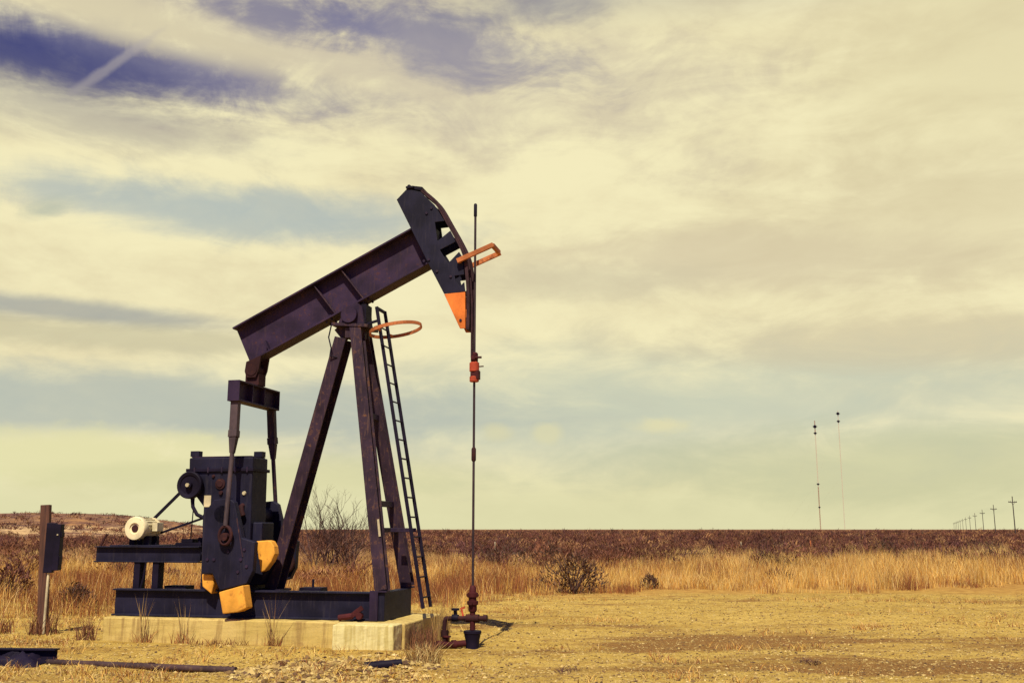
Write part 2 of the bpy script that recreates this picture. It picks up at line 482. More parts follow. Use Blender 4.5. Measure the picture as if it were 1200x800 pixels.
def hill_h(x, y):
    ridge = sstep(150, 205, y) * .35 + sstep(215, 235, y) * .35 + sstep(240, 330, y) * .3
    fall = sstep(-72, -132, x + (y - 300) * .27)
    hh = 6.4 * ridge * fall * (.86 + .28 * vnoise(x * .02, y * .02, 8))
    return hh + (vnoise(x * .12, y * .12, 4) - .5) * 1.3 * np.clip(hh / 3, 0, 1) - .12
def make_hill():
    xs = np.linspace(-560, -30, 260); ys = np.linspace(145, 620, 190)
    X, Y = np.meshgrid(xs, ys)
    Z = hill_h(X, Y) * sstep(620, 560, Y) * sstep(-560, -520, X) - .3 * (1 - sstep(620, 560, Y) * sstep(-560, -520, X))
    n, m = X.shape
    i, j = np.meshgrid(np.arange(n - 1), np.arange(m - 1), indexing='ij')
    a = i * m + j
    F = np.stack([a, a + 1, a + m + 1, a + m], -1).reshape(-1, 4)
    tag(mesh_np('hill', np.stack([X, Y, Z], -1).reshape(-1, 3), F, HILL, smooth=True), kind='structure')
make_hill()

# ------------------------------------------------------------------ vegetation generators
def blades(P, H, Wd, lean, C, bend=.35):
    """one blade per point: a bent tapering strip of two segments (5 vertices)"""
    n = len(P)
    th = RNG.uniform(0, 2 * np.pi, n); ld = RNG.uniform(0, 2 * np.pi, n)
    side = np.stack([np.cos(th), np.sin(th), np.zeros(n)], 1) * (Wd / 2)[:, None]
    out = np.stack([np.cos(ld), np.sin(ld), np.zeros(n)], 1) * (lean * H)[:, None]
    up = np.zeros((n, 3)); up[:, 2] = H
    mid = P + up * .55 + out * bend
    tip = P + up + out
    V = np.stack([P - side, P + side, mid - side * .7, mid + side * .7, tip], 1).reshape(-1, 3)
    b = (np.arange(n) * 5)[:, None]
    F = np.concatenate([b + [0, 1, 3], b + [0, 3, 2], b + [2, 3, 4]], 0)
    return V, F, np.repeat(C, 5, 0)

GOLD = np.array([[.68, .42, .10], [.76, .53, .17], [.60, .31, .06], [.70, .49, .20]])
RUSSET = np.array([[.27, .10, .035], [.34, .14, .045], [.22, .085, .04]])

def near_edge(x, y):
    """distance at which the tall grass starts, by bearing"""
    px = 600 + 1167 * x / y
    return np.interp(px, [-300, 0, 130, 300, 480, 560, 620, 700, 900, 1000, 1100, 1200, 1600], [19.5, 20.5, 21.5, 24.0, 24.2, 24.0, 27.0, 29.0, 29.5, 29.3, 30.5, 33.5, 38])

def make_grass():
    n = 30000
    y = 19 + (RNG.random(n) ** .8) * 62
    x = (RNG.random(n) * 2 - 1) * y * .62
    e = near_edge(x, y) + (vnoise(x * .7, y * .7, 21) - .5) * 3.2
    px = 600 + 1167 * x / y
    patch = vnoise(x * .22, y * .22, 22) * .5 + vnoise(x * .8, y * .8, 23) * .3 + vnoise(x * 2.4, y * 2.4, 27) * .2
    left = sstep(700, 560, px)
    thr = .30 + left * .12 + sstep(36, 46, y) * .09 * (1 - left) + sstep(50, 75, y) * .22
    keep = (y > e) & (patch > thr)
    x, y, e, px, patch, left, thr = (a[keep] for a in (x, y, e, px, patch, left, thr))
    m = len(x); k = 19
    rus = vnoise(x * .28 + 9, y * .28, 24) * .55 + vnoise(x * 1.1, y * 1.1, 25) * .45
    prus = np.clip(np.clip((rus - .44 + .09 * left) * 4.5, .02, .85) * (.75 + .35 * left) + sstep(1.6, .2, y - e) * .35, 0, .9)
    pale = sstep(38, 55, y)
    hs = (.22 + .60 * vnoise(x * .45, y * .45, 26)) * (.7 + .5 * vnoise(x * 2, y * 2, 28)) * np.clip((y - e) / 2.2 + .5, .5, 1) * np.clip((patch - thr) * 9 + .4, .4, 1)
    hs = hs * (1 - .15 * left) * (1 - .32 * sstep(560, 620, px) * sstep(820, 740, px))
    X = np.repeat(x, k) + RNG.normal(0, .12, m * k); Y = np.repeat(y, k) + RNG.normal(0, .12, m * k)
    P = np.stack([X, Y, ground_h(X, Y) - .02], 1)
    H = np.repeat(hs, k) * RNG.uniform(.4, 1.45, m * k)
    isr = RNG.random(m) < prus
    C = np.where(np.repeat(isr, k)[:, None], RUSSET[RNG.integers(0, 3, m * k)], GOLD[RNG.integers(0, 4, m * k)])
    pl = np.repeat(pale, k)[:, None] * .45
    C = C * (1 - pl) + np.array([[.62, .45, .19]]) * pl
    C = C * RNG.uniform(.75, 1.2, (m * k, 1)) * np.repeat(RNG.uniform(.75, 1.15, m), k)[:, None]
    V, F, cc = blades(P, H, RNG.uniform(.005, .012, m * k) * np.repeat(.6 + y / 45, k), RNG.uniform(.05, .6, m * k) * np.repeat(.6 + 1.2 * vnoise(x * .9 + 5, y * .9, 29) ** 2, k), C)
    o = mesh_np('dry_grass', V, F, PLANT, colors=cc)
    tag(o, 'tall golden dry grass with russet patches in a band beyond the gravel pad', 'grass', kind='stuff')
make_grass()

def make_short_grass():
    """thin dead tufts and straw litter on the pad, thickest left of and before the concrete"""
    n = 5200
    y = 11.5 + RNG.random(n) * 15; x = (RNG.random(n) * 2 - 1) * y * .56
    px = 600 + 1167 * x / y
    d = vnoise(x * .9, y * .9, 31) * .7 + vnoise(x * 3, y * 3, 32) * .3
    thr = np.where(px < 130, .42, np.where(px < 560, .54, .64)) - np.where((y > 18) & (px < 560), .12, 0) + np.where((px > 560) & (y < 23), .05, 0)
    keep = (d > thr)
    x, y = x[keep], y[keep]
    m = len(x); k = 9
    X = np.repeat(x, k) + RNG.normal(0, .06, m * k); Y = np.repeat(y, k) + RNG.normal(0, .06, m * k)
    s = (X - PJ.x) * ux + (Y - PJ.y) * uy; w = -(X - PJ.x) * uy + (Y - PJ.y) * ux
    P = np.stack([X, Y, ground_h(X, Y) - .005], 1)
    ok = ~((s > -4.7) & (s < .5) & (w > -1.3) & (w < 1.1))
    H = RNG.uniform(.03, .13, m * k); C = np.where(RNG.random((m * k, 1)) < .45, RUSSET[RNG.integers(0, 3, m * k)], GOLD[RNG.integers(0, 4, m * k)]) * RNG.uniform(.7, 1.2, (m * k, 1))
    V, F, cc = blades(P[ok], H[ok], RNG.uniform(.005, .012, ok.sum()), RNG.uniform(.3, 1.5, ok.sum()), C[ok])
    o = mesh_np('grass_litter', V, F, PLANT, colors=cc)
    tag(o, 'short dead grass and straw litter scattered over the gravel pad', 'grass', kind='stuff')
make_short_grass()

def twig_cloud(cx, cy, cz, rad, hgt, n, size, colors, thin=.22):
    """n thin triangles per bush, fanning out of its base; arrays over bushes"""
    B = len(cx)
    th = RNG.uniform(0, 2 * np.pi, (B, n)); rr = np.sqrt(RNG.random((B, n))); ph = RNG.random((B, n)) ** .75
    prof = np.sqrt(np.clip(1 - (ph - .35) ** 2 * 1.6, .05, 1))
    lob = 1 + .35 * np.sin(th * 3 + RNG.uniform(0, 6, (B, 1))) 
    X = cx[:, None] + np.cos(th) * rr * rad[:, None] * prof * lob
    Y = cy[:, None] + np.sin(th) * rr * rad[:, None] * prof * lob
    Z = cz[:, None] + ph * hgt[:, None] * (1 - .35 * rr ** 2) * RNG.uniform(.85, 1.15, (B, n))
    C0 = np.stack([X, Y, Z], -1).reshape(-1, 3)
    d = np.stack([np.cos(th) * rr * .8, np.sin(th) * rr * .8, .55 + .6 * RNG.random((B, n))], -1).reshape(-1, 3)
    d += RNG.normal(0, .35, d.shape); d /= np.linalg.norm(d, axis=1)[:, None]
    sd = np.cross(d, RNG.normal(0, 1, d.shape)); sd /= np.linalg.norm(sd, axis=1)[:, None] + 1e-6
    S = np.repeat(size, n)[:, None] * RNG.uniform(.6, 1.4, (B * n, 1))
    V = np.stack([C0 - d * S * .5 - sd * S * thin * .5, C0 - d * S * .5 + sd * S * thin * .5, C0 + d * S * .5], 1).reshape(-1, 3)
    F = np.arange(B * n * 3).reshape(-1, 3)
    cc = np.repeat(np.repeat(colors, n, 0) * RNG.uniform(.82, 1.2, (B * n, 1)), 3, 0)
    return V, F, cc

def make_scrub():
    Vs, Fs, Cs, off = [], [], [], 0
    for n, y0, y1, k, sz, gam in ((620, 33, 52, 220, .17, 1.0), (1150, 46, 90, 170, .21, 1.0), (2900, 80, 200, 60, .36, 1.0), (4600, 190, 520, 20, .8, 1.1), (4500, 500, 1800, 7, 2.0, 1.5)):
        y = y0 + RNG.random(n) ** gam * (y1 - y0); x = (RNG.random(n) * 2 - 1) * y * .64
        if y0 < 80:
            kp = vnoise(x * .13, y * .13, 41) * .6 + vnoise(x * .5, y * .5, 44) * .4 > .60 - (y - 40) * .008
            if y0 < 40: kp = kp & (vnoise(x * .3, y * .3, 46) > .5)
            x, y = x[kp], y[kp]
        if y0 > 150: tall = RNG.random(len(x)) < .05
        else: tall = np.zeros(len(x), bool)
        onhill = (x < -30) & (y > 150) & (y < 600) & (hill_h(x, y) > .3)
        thin = ~onhill | (RNG.random(len(x)) < .45)
        x, y, tall = x[thin], y[thin], tall[thin]
        z = np.where((x < -30) & (x > -540) & (y > 150) & (y < 560), np.maximum(hill_h(x, y), 0), ground_h(x, y))
        m = len(x)
        v = vnoise(x * .05, y * .05, 42)
        h = RNG.uniform(.55, 1.2, m) * (.75 + .5 * v); h = np.where(z > .4, h * .8, h)
        if y0 < 40: h = h * .7
        h = np.where(tall & (z < .4), h * 1.9, h)
        pal = np.array([[.115, .046, .030], [.088, .036, .032], [.15, .065, .034], [.062, .038, .026], [.26, .14, .06]])
        C = 1.22 * pal[RNG.choice(5, m, p=[.34, .22, .2, .10, .14])] * ((.6 + .8 * vnoise(x * .15, y * .15, 47)) * RNG.uniform(.7, 1.35, m))[:, None]
        V, F, c = twig_cloud(x, y, z, RNG.uniform(.5, 1.5, m) * (1 + (y0 > 150) * .8), h, k, np.full(m, sz), C, .22)
        Vs.append(V); Fs.append(F + off); Cs.append(c); off += len(V)
    o = mesh_np('scrubland', np.vstack(Vs), np.vstack(Fs), PLANT, colors=np.vstack(Cs))
    tag(o, 'dark reddish brown desert scrub reaching to the horizon beyond the dry grass', 'scrub', kind='stuff')
make_scrub()

def make_stones():
    n = 75000
    y = 11.2 + RNG.random(n) ** 1.3 * 17; x = (RNG.random(n) * 2 - 1) * y * .55
    # extra rubble in front of the concrete block
    n2 = 1500
    x = np.concatenate([x, RNG.normal(-2.2, 1.1, n2)]); y = np.concatenate([y, RNG.normal(12.95, .55, n2)])
    s = (x - PJ.x) * ux + (y - PJ.y) * uy; w = -(x - PJ.x) * uy + (y - PJ.y) * ux
    ok = ~((s > -4.7) & (s < .55) & (w > -1.3) & (w < 1.1)) & (y > 11)
    x, y = x[ok], y[ok]; m = len(x)
    r = .006 + .017 * RNG.random(m) ** 4
    r = np.where(np.hypot(x + 2.2, y - 12.95) < 1.3, r * 2.3, r)
    base = np.array([[1, 0, 0], [-1, 0, 0], [0, 1, 0], [0, -1, 0], [0, 0, 1], [0, 0, -1]], float)
    a = RNG.uniform(0, 6.28, m); ca, sa = np.cos(a), np.sin(a)
    J = base[None] * RNG.uniform(.6, 1.4, (m, 6, 1)) * np.stack([RNG.uniform(.7, 1.6, m), RNG.uniform(.7, 1.3, m), RNG.uniform(.4, .8, m)], -1)[:, None]
    J = J + RNG.normal(0, .15, J.shape)
    Q = np.stack([J[..., 0] * ca[:, None] - J[..., 1] * sa[:, None], J[..., 0] * sa[:, None] + J[..., 1] * ca[:, None], J[..., 2]], -1) * r[:, None, None]
    V = (Q + np.stack([x, y, ground_h(x, y) + r * .15], -1)[:, None]).reshape(-1, 3)
    f = np.array([[0, 2, 4], [2, 1, 4], [1, 3, 4], [3, 0, 4], [2, 0, 5], [1, 2, 5], [3, 1, 5], [0, 3, 5]])
    F = (f[None] + (np.arange(m) * 6)[:, None, None]).reshape(-1, 3)
    pal = np.array([[.50, .37, .14], [.38, .26, .09], [.20, .12, .05], [.60, .46, .20], [.12, .07, .04]])
    c = np.repeat(pal[RNG.choice(5, m, p=[.34, .28, .20, .03, .15])] * RNG.uniform(.75, 1.2, (m, 1)), 6, 0)
    o = mesh_np('gravel', V, F, STONE, colors=c)
    tag(o, 'loose tan gravel and small broken stones over the dry pad', 'gravel', kind='stuff')
make_stones()

# ------------------------------------------------------------------ concrete base
base = empty('concrete_base', PJ, PA)
tag(base, 'low weathered concrete base slab under the pumpjack', 'concrete base')
sl = MB().box((-4.55, -.86, -.2), (.36, .95, .42)).build('slab', CONCRETE, base, .02)
eb = MB().box((-.60, -1.24, -.2), (.32, -.862, .425)).build('end_block', CONCRETE_PALE, base, .015)
eb['label'] = 'paler block at the corner of the concrete base'
rough_tex = bpy.data.textures.new('worn_edges', 'CLOUDS'); rough_tex.noise_scale = .16; rough_tex.noise_depth = 3
for o_, lv in ((sl, 5), (eb, 4)):
    b_ = o_.modifiers.new('cut', 'SUBSURF'); b_.subdivision_type = 'SIMPLE'; b_.levels = lv; b_.render_levels = lv
    d_ = o_.modifiers.new('wear', 'DISPLACE'); d_.texture = rough_tex; d_.strength = .022; d_.mid_level = .55

# ------------------------------------------------------------------ pumpjack
jack = empty('pumpjack', PJ + Vector((0, 0, .42)), PA)
tag(jack, 'black and purple oil pumpjack with yellow counterweights and orange tipped horsehead on a concrete base', 'pumpjack')
Z0 = .42
class PM(MB):
    """shapes given in pumpjack coordinates with z above the ground"""
    def build(s, name, mat, parent=None, bevel=.004, smooth=False):
        bmesh.ops.translate(s.bm, verts=s.bm.verts[:], vec=(0, 0, -Z0))
        return MB.build(s, name, mat, parent or jack, bevel, smooth)

# base frame
PM().ibeam((-4.58, -.53, .63), (-.21, -.53, .63), .41, .18, .025, .02).build('skid_beam', NAVY)
PM().ibeam((-4.5, -.1, .575), (-.21, -.1, .575), .30, .18, .025, .02).build('skid_beam', NAVY)
PM().box((-.20, -.62, .422), (-.05, .62, .835)).build('front_cross_beam', NAVY, None, .008)
p = PM()
p.box((-.27, -.66, .424), (-.14, -.622, .86)); p.build('corner_plate', STEEL)
for w0 in (-.655, .50): PM().box((-.18, w0, .836), (-.01, w0 + .155, .862)).build('foot_plate', STEEL)
for s0 in (-4.48, -2.9, -1.4):
    PM().box((s0, -.435, .43), (s0 + .14, -.20, .70)).build('cross_beam', NAVY)
PM().box((-3.93, -.22, .726), (-3.55, .05, .865)).build('base_box', BLACK)
p = PM(); p.box((-1.60, -.22, .726), (-1.24, .04, .865)); p.cyl((-1.42, -.1, .865), (-1.42, -.1, .99), .02, 8)
p.build('base_box', BLACK)
# red clamp lying at the foot of the near leg
p = PM(); p.cyl((-.72, -.72, .47), (-.50, -.72, .50), .045, 10); p.bar((-.52, -.72, .5), (-.36, -.70, .62), .05, .07); p.cyl((-.40, -.74, .50), (-.40, -.66, .50), .05, 10)
p.build('loose_clamp', WELLRED)

# samson post
def foot(s): return Vector((-.10, s * .57, .86))
def head(s): return Vector((-.80, s * .15, 4.96))
for s in (-1, 1):
    d = (head(s) - foot(s)).normalized()
    leg = PM().ibeam(foot(s), head(s), .17, .19, .02, .016, (0, 1, 0)).build('front_leg', LEGM)
    p = PM()
    if s < 0:
        a = foot(s) + d * .80
        p.bar(a + Vector((.075, -.098, 0)), a + d * .26 + Vector((.075, -.098, 0)), .035, .006, (0, 1, 0))
        p.build('sign_strip', PALE, leg)
PM().ibeam((-2.12, 0, .83), (-1.08, 0, 4.80), .30, .20, .02, .016, (0, 1, 0)).build('rear_leg', LEGM)
p = PM(); p.box((-2.34, -.22, .80), (-1.92, .2, .832)); p.box((-2.2, -.16, .60), (-2.0, .14, .80)); p.build('foot_plate', STEEL)
def legat(s, z):
    t = (z - .86) / (4.96 - .86); return foot(s).lerp(head(s), t)
for z in (3.52, 2.14):
    a, b = legat(-1, z), legat(1, z)
    PM().bar(a + Vector((0, .087, 0)), b - Vector((0, .087, 0)), .07, .09).build('leg_brace', STEEL)
a, b = legat(-1, 1.74), legat(1, 1.74)
p = PM(); p.bar(a + Vector((0, .087, 0)), b - Vector((0, .087, 0)), .08, .07)
p.bar((-.15, -.12, 1.74), (.17, -.12, 1.74), .05, .06); p.bar((-.15, .12, 1.74), (.17, .12, 1.74), .05, .06)
p.build('leg_brace', STEEL)
# saddle and centre bearing
p = PM(); p.bar((-1.20, 0, 5.01), (-.58, 0, 4.955), .50, .05)
p.bar((-1.14, 0, 4.86), (-1.0, 0, 4.98), .22, .2); p.box((-.98, -.2, 4.78), (-.70, .2, 4.95))
p.build('saddle_plate', LEGM)
p = PM(); p.cyl((-.90, -.27, 5.15), (-.90, .27, 5.15), .135, 20)
for w0 in (-.2, .14):
    p.prism([(-1.10, 5.04), (-.66, 5.0), (-.70, 5.28), (-.80, 5.36), (-.98, 5.27)], w0, w0 + .06)
p.build('saddle_bearing', BEAM, smooth=True)
PM().box((-.75, -.12, 5.02), (-.66, .14, 5.34)).build('bearing_cap', BLACK)
PM().tube([(-1.22, -.2, 5.0), (-1.26, -.2, 4.8), (-1.21, -.2, 4.62), (-1.23, -.2, 4.5), (-1.12, -.15, 4.47)], .012, 6).build('grease_line', BLACK, smooth=True)

# walking beam
bd = Vector((math.cos(R(26)), 0, math.sin(R(26)))); bn = Vector((-bd.z, 0, bd.x))
b0 = Vector((-2.86, 0, 4.74))
beam = PM().ibeam(b0, b0 + bd * 3.66, .69, .31, .03, .02).build('walking_beam', BEAM)
for t in (1.60, 2.13):
    p = PM()
    for sg in (-1, 1):
        lo, hi = b0 + bd * (t + .10) - bn * .314, b0 + bd * (t - .04) + bn * .314
        p.bar(lo + Vector((0, sg * .07, 0)), hi + Vector((0, sg * .07, 0)), .018, .11, (0, 1, 0))
    p.build('stiffener', LEGM, beam)
p = PM()
for sg in (-1, 1):
    p.bar(b0 + bd * .42 - bn * .3135 + Vector((0, sg * .07, 0)), b0 + bd * .42 - bn * .12 + Vector((0, sg * .07, 0)), .016, .1, (0, 1, 0))
p.build('stiffener', STEEL, beam)
for t in (1.5, 1.6, 2.2, 2.3):
    q = b0 + bd * t - bn * .345
    for sg in (-.09, .09): PM().cyl(q + Vector((0, sg, 0)) - bn * .035, q + Vector((0, sg, 0)) + bn * .065, .018, 8).build('bolt', STEEL, beam, 0)

# horsehead: two cheek plates with lightening holes, the curved track plate in front
arc = [(.01, 7.23), (.25, 7.16), (.50, 6.92), (.70, 6.58), (.87, 6.27), (.98, 6.01), (1.02, 5.72), (1.04, 5.43), (1.045, 5.10), (1.04, 4.83)]
up = [(-.16, 7.05), (.01, 7.22), (.25, 7.15), (.49, 6.91), (.66, 6.63), (.50, 6.62), (.55, 6.30), (.76, 6.46), (.82, 6.35), (.85, 6.27), (.59, 6.15), (.73, 5.92), (.91, 6.10), (.96, 6.02), (.985, 5.84), (1.0, 5.72), (.84, 5.71), (.86, 5.62), (.93, 5.53), (1.00, 5.60), (1.02, 5.44), (.67, 5.425), (.43, 5.88)]
tip = [(.672, 5.42), (1.02, 5.435), (1.027, 4.85), (.94, 4.85)]
p = PM()
for w0 in (-.178, .158): p.prism(up, w0, w0 + .02)
p.bar((.02, 0, 7.19), (.24, 0, 7.14), .31, .02); p.box((.47, -.157, 5.95), (.49, .157, 6.55))
hd = p.build('horsehead', NAVY)
p = PM()
for w0 in (-.181, .156): p.prism(tip, w0, w0 + .025)
p.build('horsehead_tip', ORANGE, hd)
p = PM()
def smoothpts(pts, n=6):
    out = []
    for i in range(len(pts) - 1):
        P = [Vector(pts[max(0, min(len(pts) - 1, i + j))]) for j in (-1, 0, 1, 2)]
        for k in range(n):
            t = k / n
            out.append(.5 * ((2 * P[1]) + (-P[0] + P[2]) * t + (2 * P[0] - 5 * P[1] + 4 * P[2] - P[3]) * t * t + (-P[0] + 3 * P[1] - 3 * P[2] + P[3]) * t ** 3))
    out.append(Vector(pts[-1])); return out
sp = smoothpts(arc[1:])
nrm = []
for i, q in enumerate(sp):
    t = (sp[min(i + 1, len(sp) - 1)] - sp[max(i - 1, 0)]).normalized(); nrm.append(Vector((-t.y, t.x)))
for (w0, w1, o0, o1) in ((-.185, .185, .0, .028), (-.19, -.17, .0, .05), (.17, .19, .0, .05)):
    if w0 != -.185: o0 = .029
    rings = [[p.bm.verts.new((c.x + n_.x * o, w_, c.y + n_.y * o)) for o, w_ in ((o0, w0), (o0, w1), (o1, w1), (o1, w0))] for c, n_ in zip(sp, nrm)]
    for A, B in zip(rings, rings[1:]):
        for k in range(4): p.bm.faces.new((A[k], A[(k + 1) % 4], B[(k + 1) % 4], B[k]))
    p.bm.faces.new(rings[0]); p.bm.faces.new(rings[-1][::-1])
p.build('track_plate', CABLE, hd, 0)
p = PM(); p.box((.0, -.2, 7.225), (.13, .2, 7.26)); p.bar((.10, 0, 7.25), (.26, 0, 7.22), .28, .06); p.cyl((.05, -.19, 7.26), (.05, .19, 7.26), .03, 10)
p.build('cable_hanger', BLACK, hd)
p = PM()
for (s_, z_) in ((.36, 6.78), (.44, 6.86), (.33, 5.98), (.41, 6.0), (.55, 5.80), (.78, 5.70), (.95, 4.98)):
    PM().cyl((s_, -.195, z_), (s_, -.175, z_), .022, 8).build('bolt', STEEL, hd, 0)
# wire rope bridle
off = [c + n_ * .047 for c, n_ in zip(sp, nrm)]
wire = [(c.x, c.y) for c in off if c.y > 5.5] + [(1.098, 5.3), (1.10, 4.9), (1.10, 4.40)]
for w0 in (-.06, .06):
    PM().tube([(a, w0, b) for a, b in wire], .017, 8).build('bridle_wire', CABLE, None, 0, True)
# orange guard frame round the bridle
p = PM()
for sg in (-1, 1):
    p.bar((.90, sg * .24, 5.93), (1.49, sg * .24, 6.16), .045, .075)
p.bar((1.475, -.217, 6.155), (1.475, .217, 6.155), .05, .07)
p.bar((.93, -.217, 5.93), (.93, -.18, 5.93), .05, .05); p.bar((.93, .18, 5.93), (.93, .217, 5.93), .05, .05)
p.build('guard_frame', FRAME)

# ladder with its safety hoop
la, lb = Vector((.41, 0, .58)), Vector((-.455, 0, 5.27))
ld = (lb - la).normalized()
p = PM()
for sg in (-1, 1):
    p.bar(la + Vector((0, sg * .19, 0)), lb + Vector((0, sg * .19, 0)), .022, .055, (1, 0, 0))
lad = p.build('ladder', BLACK)
L_ = (lb - la).length; k = .16
while k < L_ - .02:
    c = la + ld * k
    PM().cyl(c + Vector((0, -.179, 0)), c + Vector((0, .179, 0)), .013, 8).build('rung', BLACK, lad, 0)
    k += .305
PM().bar(lb - Vector((0, .18, .02)), lb + Vector((0, .18, -.02)), .03, .05).build('rung', BLACK, lad)
for w0 in (-.16, .16): PM().bar((-.62, w0, 5.0), (-.415, w0, 5.05), .03, .04).build('standoff', BLACK, lad)
hx = ld.cross(Vector((0, 1, 0))).normalized(); hx = hx if hx.x > 0 else -hx
hc = Vector((-.19, 0, 4.915))
p = PM(); rg = []
for k in range(48):
    t = 2 * math.pi * k / 48
    rg.append(hc + hx * (.42 * math.cos(t)) + Vector((0, .42 * math.sin(t), 0)))
for i in range(48):
    p.bar(rg[i], rg[(i + 1) % 48], .018, .055, ld)
c = la + ld * ((hc - la).dot(ld)) 
for sg in (-1, 1): p.bar(c + Vector((0, sg * .2, 0)), c + hx * .02 + Vector((0, sg * .37, 0)), .02, .04)
p.build('safety_hoop', FRAME, None, .003)

# equalizer and pitman arms
p = PM(); p.ibeam((-2.62, -.70, 3.91), (-2.62, .70, 3.91), .33, .20, .025, .02)
for w0 in (-.25, .16): p.box((-2.715, w0, 3.772), (-2.525, w0 + .02, 4.048))
p.box((-2.722, -.712, 3.744), (-2.518, -.695, 4.076)); p.box((-2.722, .695, 3.744), (-2.518, .712, 4.076))
p.build('equalizer', STEEL)
p = PM(); p.box((-2.74, -.12, 4.077), (-2.50, .12, 4.27)); p.cyl((-2.62, -.17, 4.33), (-2.62, .17, 4.33), .10, 18)
p.prism([(-2.72, 4.46), (-2.46, 4.56), (-2.49, 4.34), (-2.54, 4.2), (-2.70, 4.2), (-2.74, 4.3)], -.16, -.125)
p.prism([(-2.72, 4.46), (-2.46, 4.56), (-2.49, 4.34), (-2.54, 4.2), (-2.70, 4.2), (-2.74, 4.3)], .125, .16)
p.build('tail_bearing', RUSTY, smooth=True)
for sg in (-1, 1):
    w0, w1 = sg * .62, sg * .87
    a = Vector((-2.62, w0, 3.742)); b = Vector((-2.60, w0 + sg * .04, 3.28)); c = Vector((-2.595, w0 + sg * .055, 3.17)); d = Vector((-2.59, w0 + sg * .085, 2.92)); e = Vector((-2.55, w1, 1.80))
    p = PM(); p.bar(a, b, .10, .13, (1, 0, 0)); p.bar(b, c, .12, .145, (1, 0, 0)); p.bar(c, d, .10, .125, (1, 0, 0), .065, .07); p.tube([d, e], .036, 10)
    arm = p.build('pitman_arm', PITMAN if sg < 0 else LEGM)
    p = PM(); q = Vector((-2.545, w1, 1.66)); rg = []
    for k in range(28):
        t = 2 * math.pi * k / 28; rg.append(q + Vector((.10 * math.sin(t), 0, .135 * math.cos(t))))
    p.tube(rg, .026, 8, closed=True); p.cyl(q + Vector((0, -.05, -.02)), q + Vector((0, .05, -.02)), .06, 14)
    p.build('bearing_eye', RUSTY, arm, 0, True)

# cranks and counterweights
crk = [(-2.985, 1.97), (-2.955, 1.09), (-2.77, 1.09), (-2.63, .84), (-2.19, .945), (-2.10, 1.13), (-2.085, 1.56), (-2.30, 1.62), (-2.46, 2.16), (-2.55, 2.22), (-2.80, 2.20), (-2.93, 2.05)]
for sg in (-1, 1):
    w = sorted((sg * .68, sg * .80))
    cr = PM().prism(crk, *w).build('crank', NAVY, None, .012)
    if sg < 0:
        PM().prism([(-2.56, .825), (-2.17, .93), (-2.10, .60), (-2.23, .54), (-2.48, .51)], -.95, -.73).build('counterweight', YELLOW, cr, .015)
        PM().prism([(-2.99, 1.075), (-2.80, 1.075), (-2.78, .93), (-2.81, .78), (-2.97, .89)], -.72, -.52).build('counterweight', YELLOW, cr, .015)
        p = PM()
        for s_, z_ in ((-2.86, 1.30), (-2.52, 1.42), (-2.75, 1.3), (-2.34, 1.12), (-2.25, 1.45), (-2.3, 1.30), (-2.2, 1.2)):
            PM().cyl((s_, -.815, z_), (s_, -.79, z_), .025, 8).build('bolt', STEEL, cr, 0)
        PM().bar((-2.87, -.81, 1.5), (-2.87, -.81, 1.85), .012, .012).build('rib', LEGM, cr, 0)
        PM().bar((-2.40, -.806, 1.92), (-2.27, -.806, 1.34), .016, .012, (0, 1, 0)).build('rib', LEGM, cr, 0)
    else:
        PM().prism([(-2.25 + .15 * math.cos(t), 1.20 + .16 * math.sin(t)) for t in [2 * math.pi * k / 28 for k in range(28)]], .62, .78).build('counterweight', RUSTY, cr, .02)
# the far crank's upper weight swings out to the right
PM().prism([(-2.22, 1.57), (-2.03, 1.585), (-1.97, 1.57), (-1.915, 1.49), (-1.895, 1.38), (-1.95, 1.26), (-2.05, 1.13), (-2.12, 1.1)], -.50, -.34).build('counterweight', YELLOW, None, .015)
PM().prism([(-2.50, 1.3), (-2.02, 1.5), (-2.02, 1.25), (-2.2, .90), (-2.5, .9)], -.33, .30).build('counterweight', NAVY, None, .015)
PM().cyl((-2.66, -.80, 1.98), (-2.66, .80, 1.98), .13, 20).build('crank_shaft', NAVY, None, 0, True)

# gearbox
p = PM()
p.prism([(-3.50, 2.88), (-2.38, 2.88), (-2.36, .94), (-3.18, .94), (-3.20, 2.10), (-3.48, 2.42)], -.42, .10)
p.box((-3.22, -.36, .73), (-2.36, .3, .94)); p.box((-2.362, -.36, 1.55), (-2.20, .06, 1.86))
gb = p.build('gearbox', NAVY, None, .02)
PM().box((-3.53, -.45, 2.655), (-2.35, .13, 2.705)).build('flange', BLACK, gb)
for s_ in (-3.38, -3.14, -2.90, -2.66, -2.46):
    PM().cyl((s_, -.44, 2.64), (s_, -.44, 2.725), .016, 8).build('bolt', STEEL, gb, 0)
PM().box((-3.47, -.40, 2.883), (-2.42, .08, 2.90)).build('lid', STEEL, gb)
for (s_, w_) in ((-3.42, -.34), (-2.47, -.02)):
    PM().box((s_ - .075, w_ - .06, 2.90), (s_ + .075, w_ + .06, 2.99)).build('lifting_lug', NAVY, gb)
wh = PM().lathe((-3.40, -.425, 2.44), [(.05, 0), (.05, .03), (.205, .03), (.215, .05), (.215, .12), (.20, .135), (.16, .125), (.15, .11), (.06, .11), (.055, .16)], (0, -1, 0), 32).build('brake_wheel', BLACK, gb, 0, True)
PM().cyl((-3.40, -.585, 2.44), (-3.40, -.61, 2.44), .03, 14).build('hub', PALE, wh, 0, True)
PM().tube([(-3.38, -.46, 2.24), (-3.36, -.46, 2.10), (-3.28, -.46, 1.98), (-3.15, -.44, 1.92)], .03, 10).build('hose', BLACK, gb, 0, True)
PM().box((-3.19, -.428, 2.10), (-3.07, -.421, 2.28)).build('data_plate', PALE, gb, 0)
p = PM()
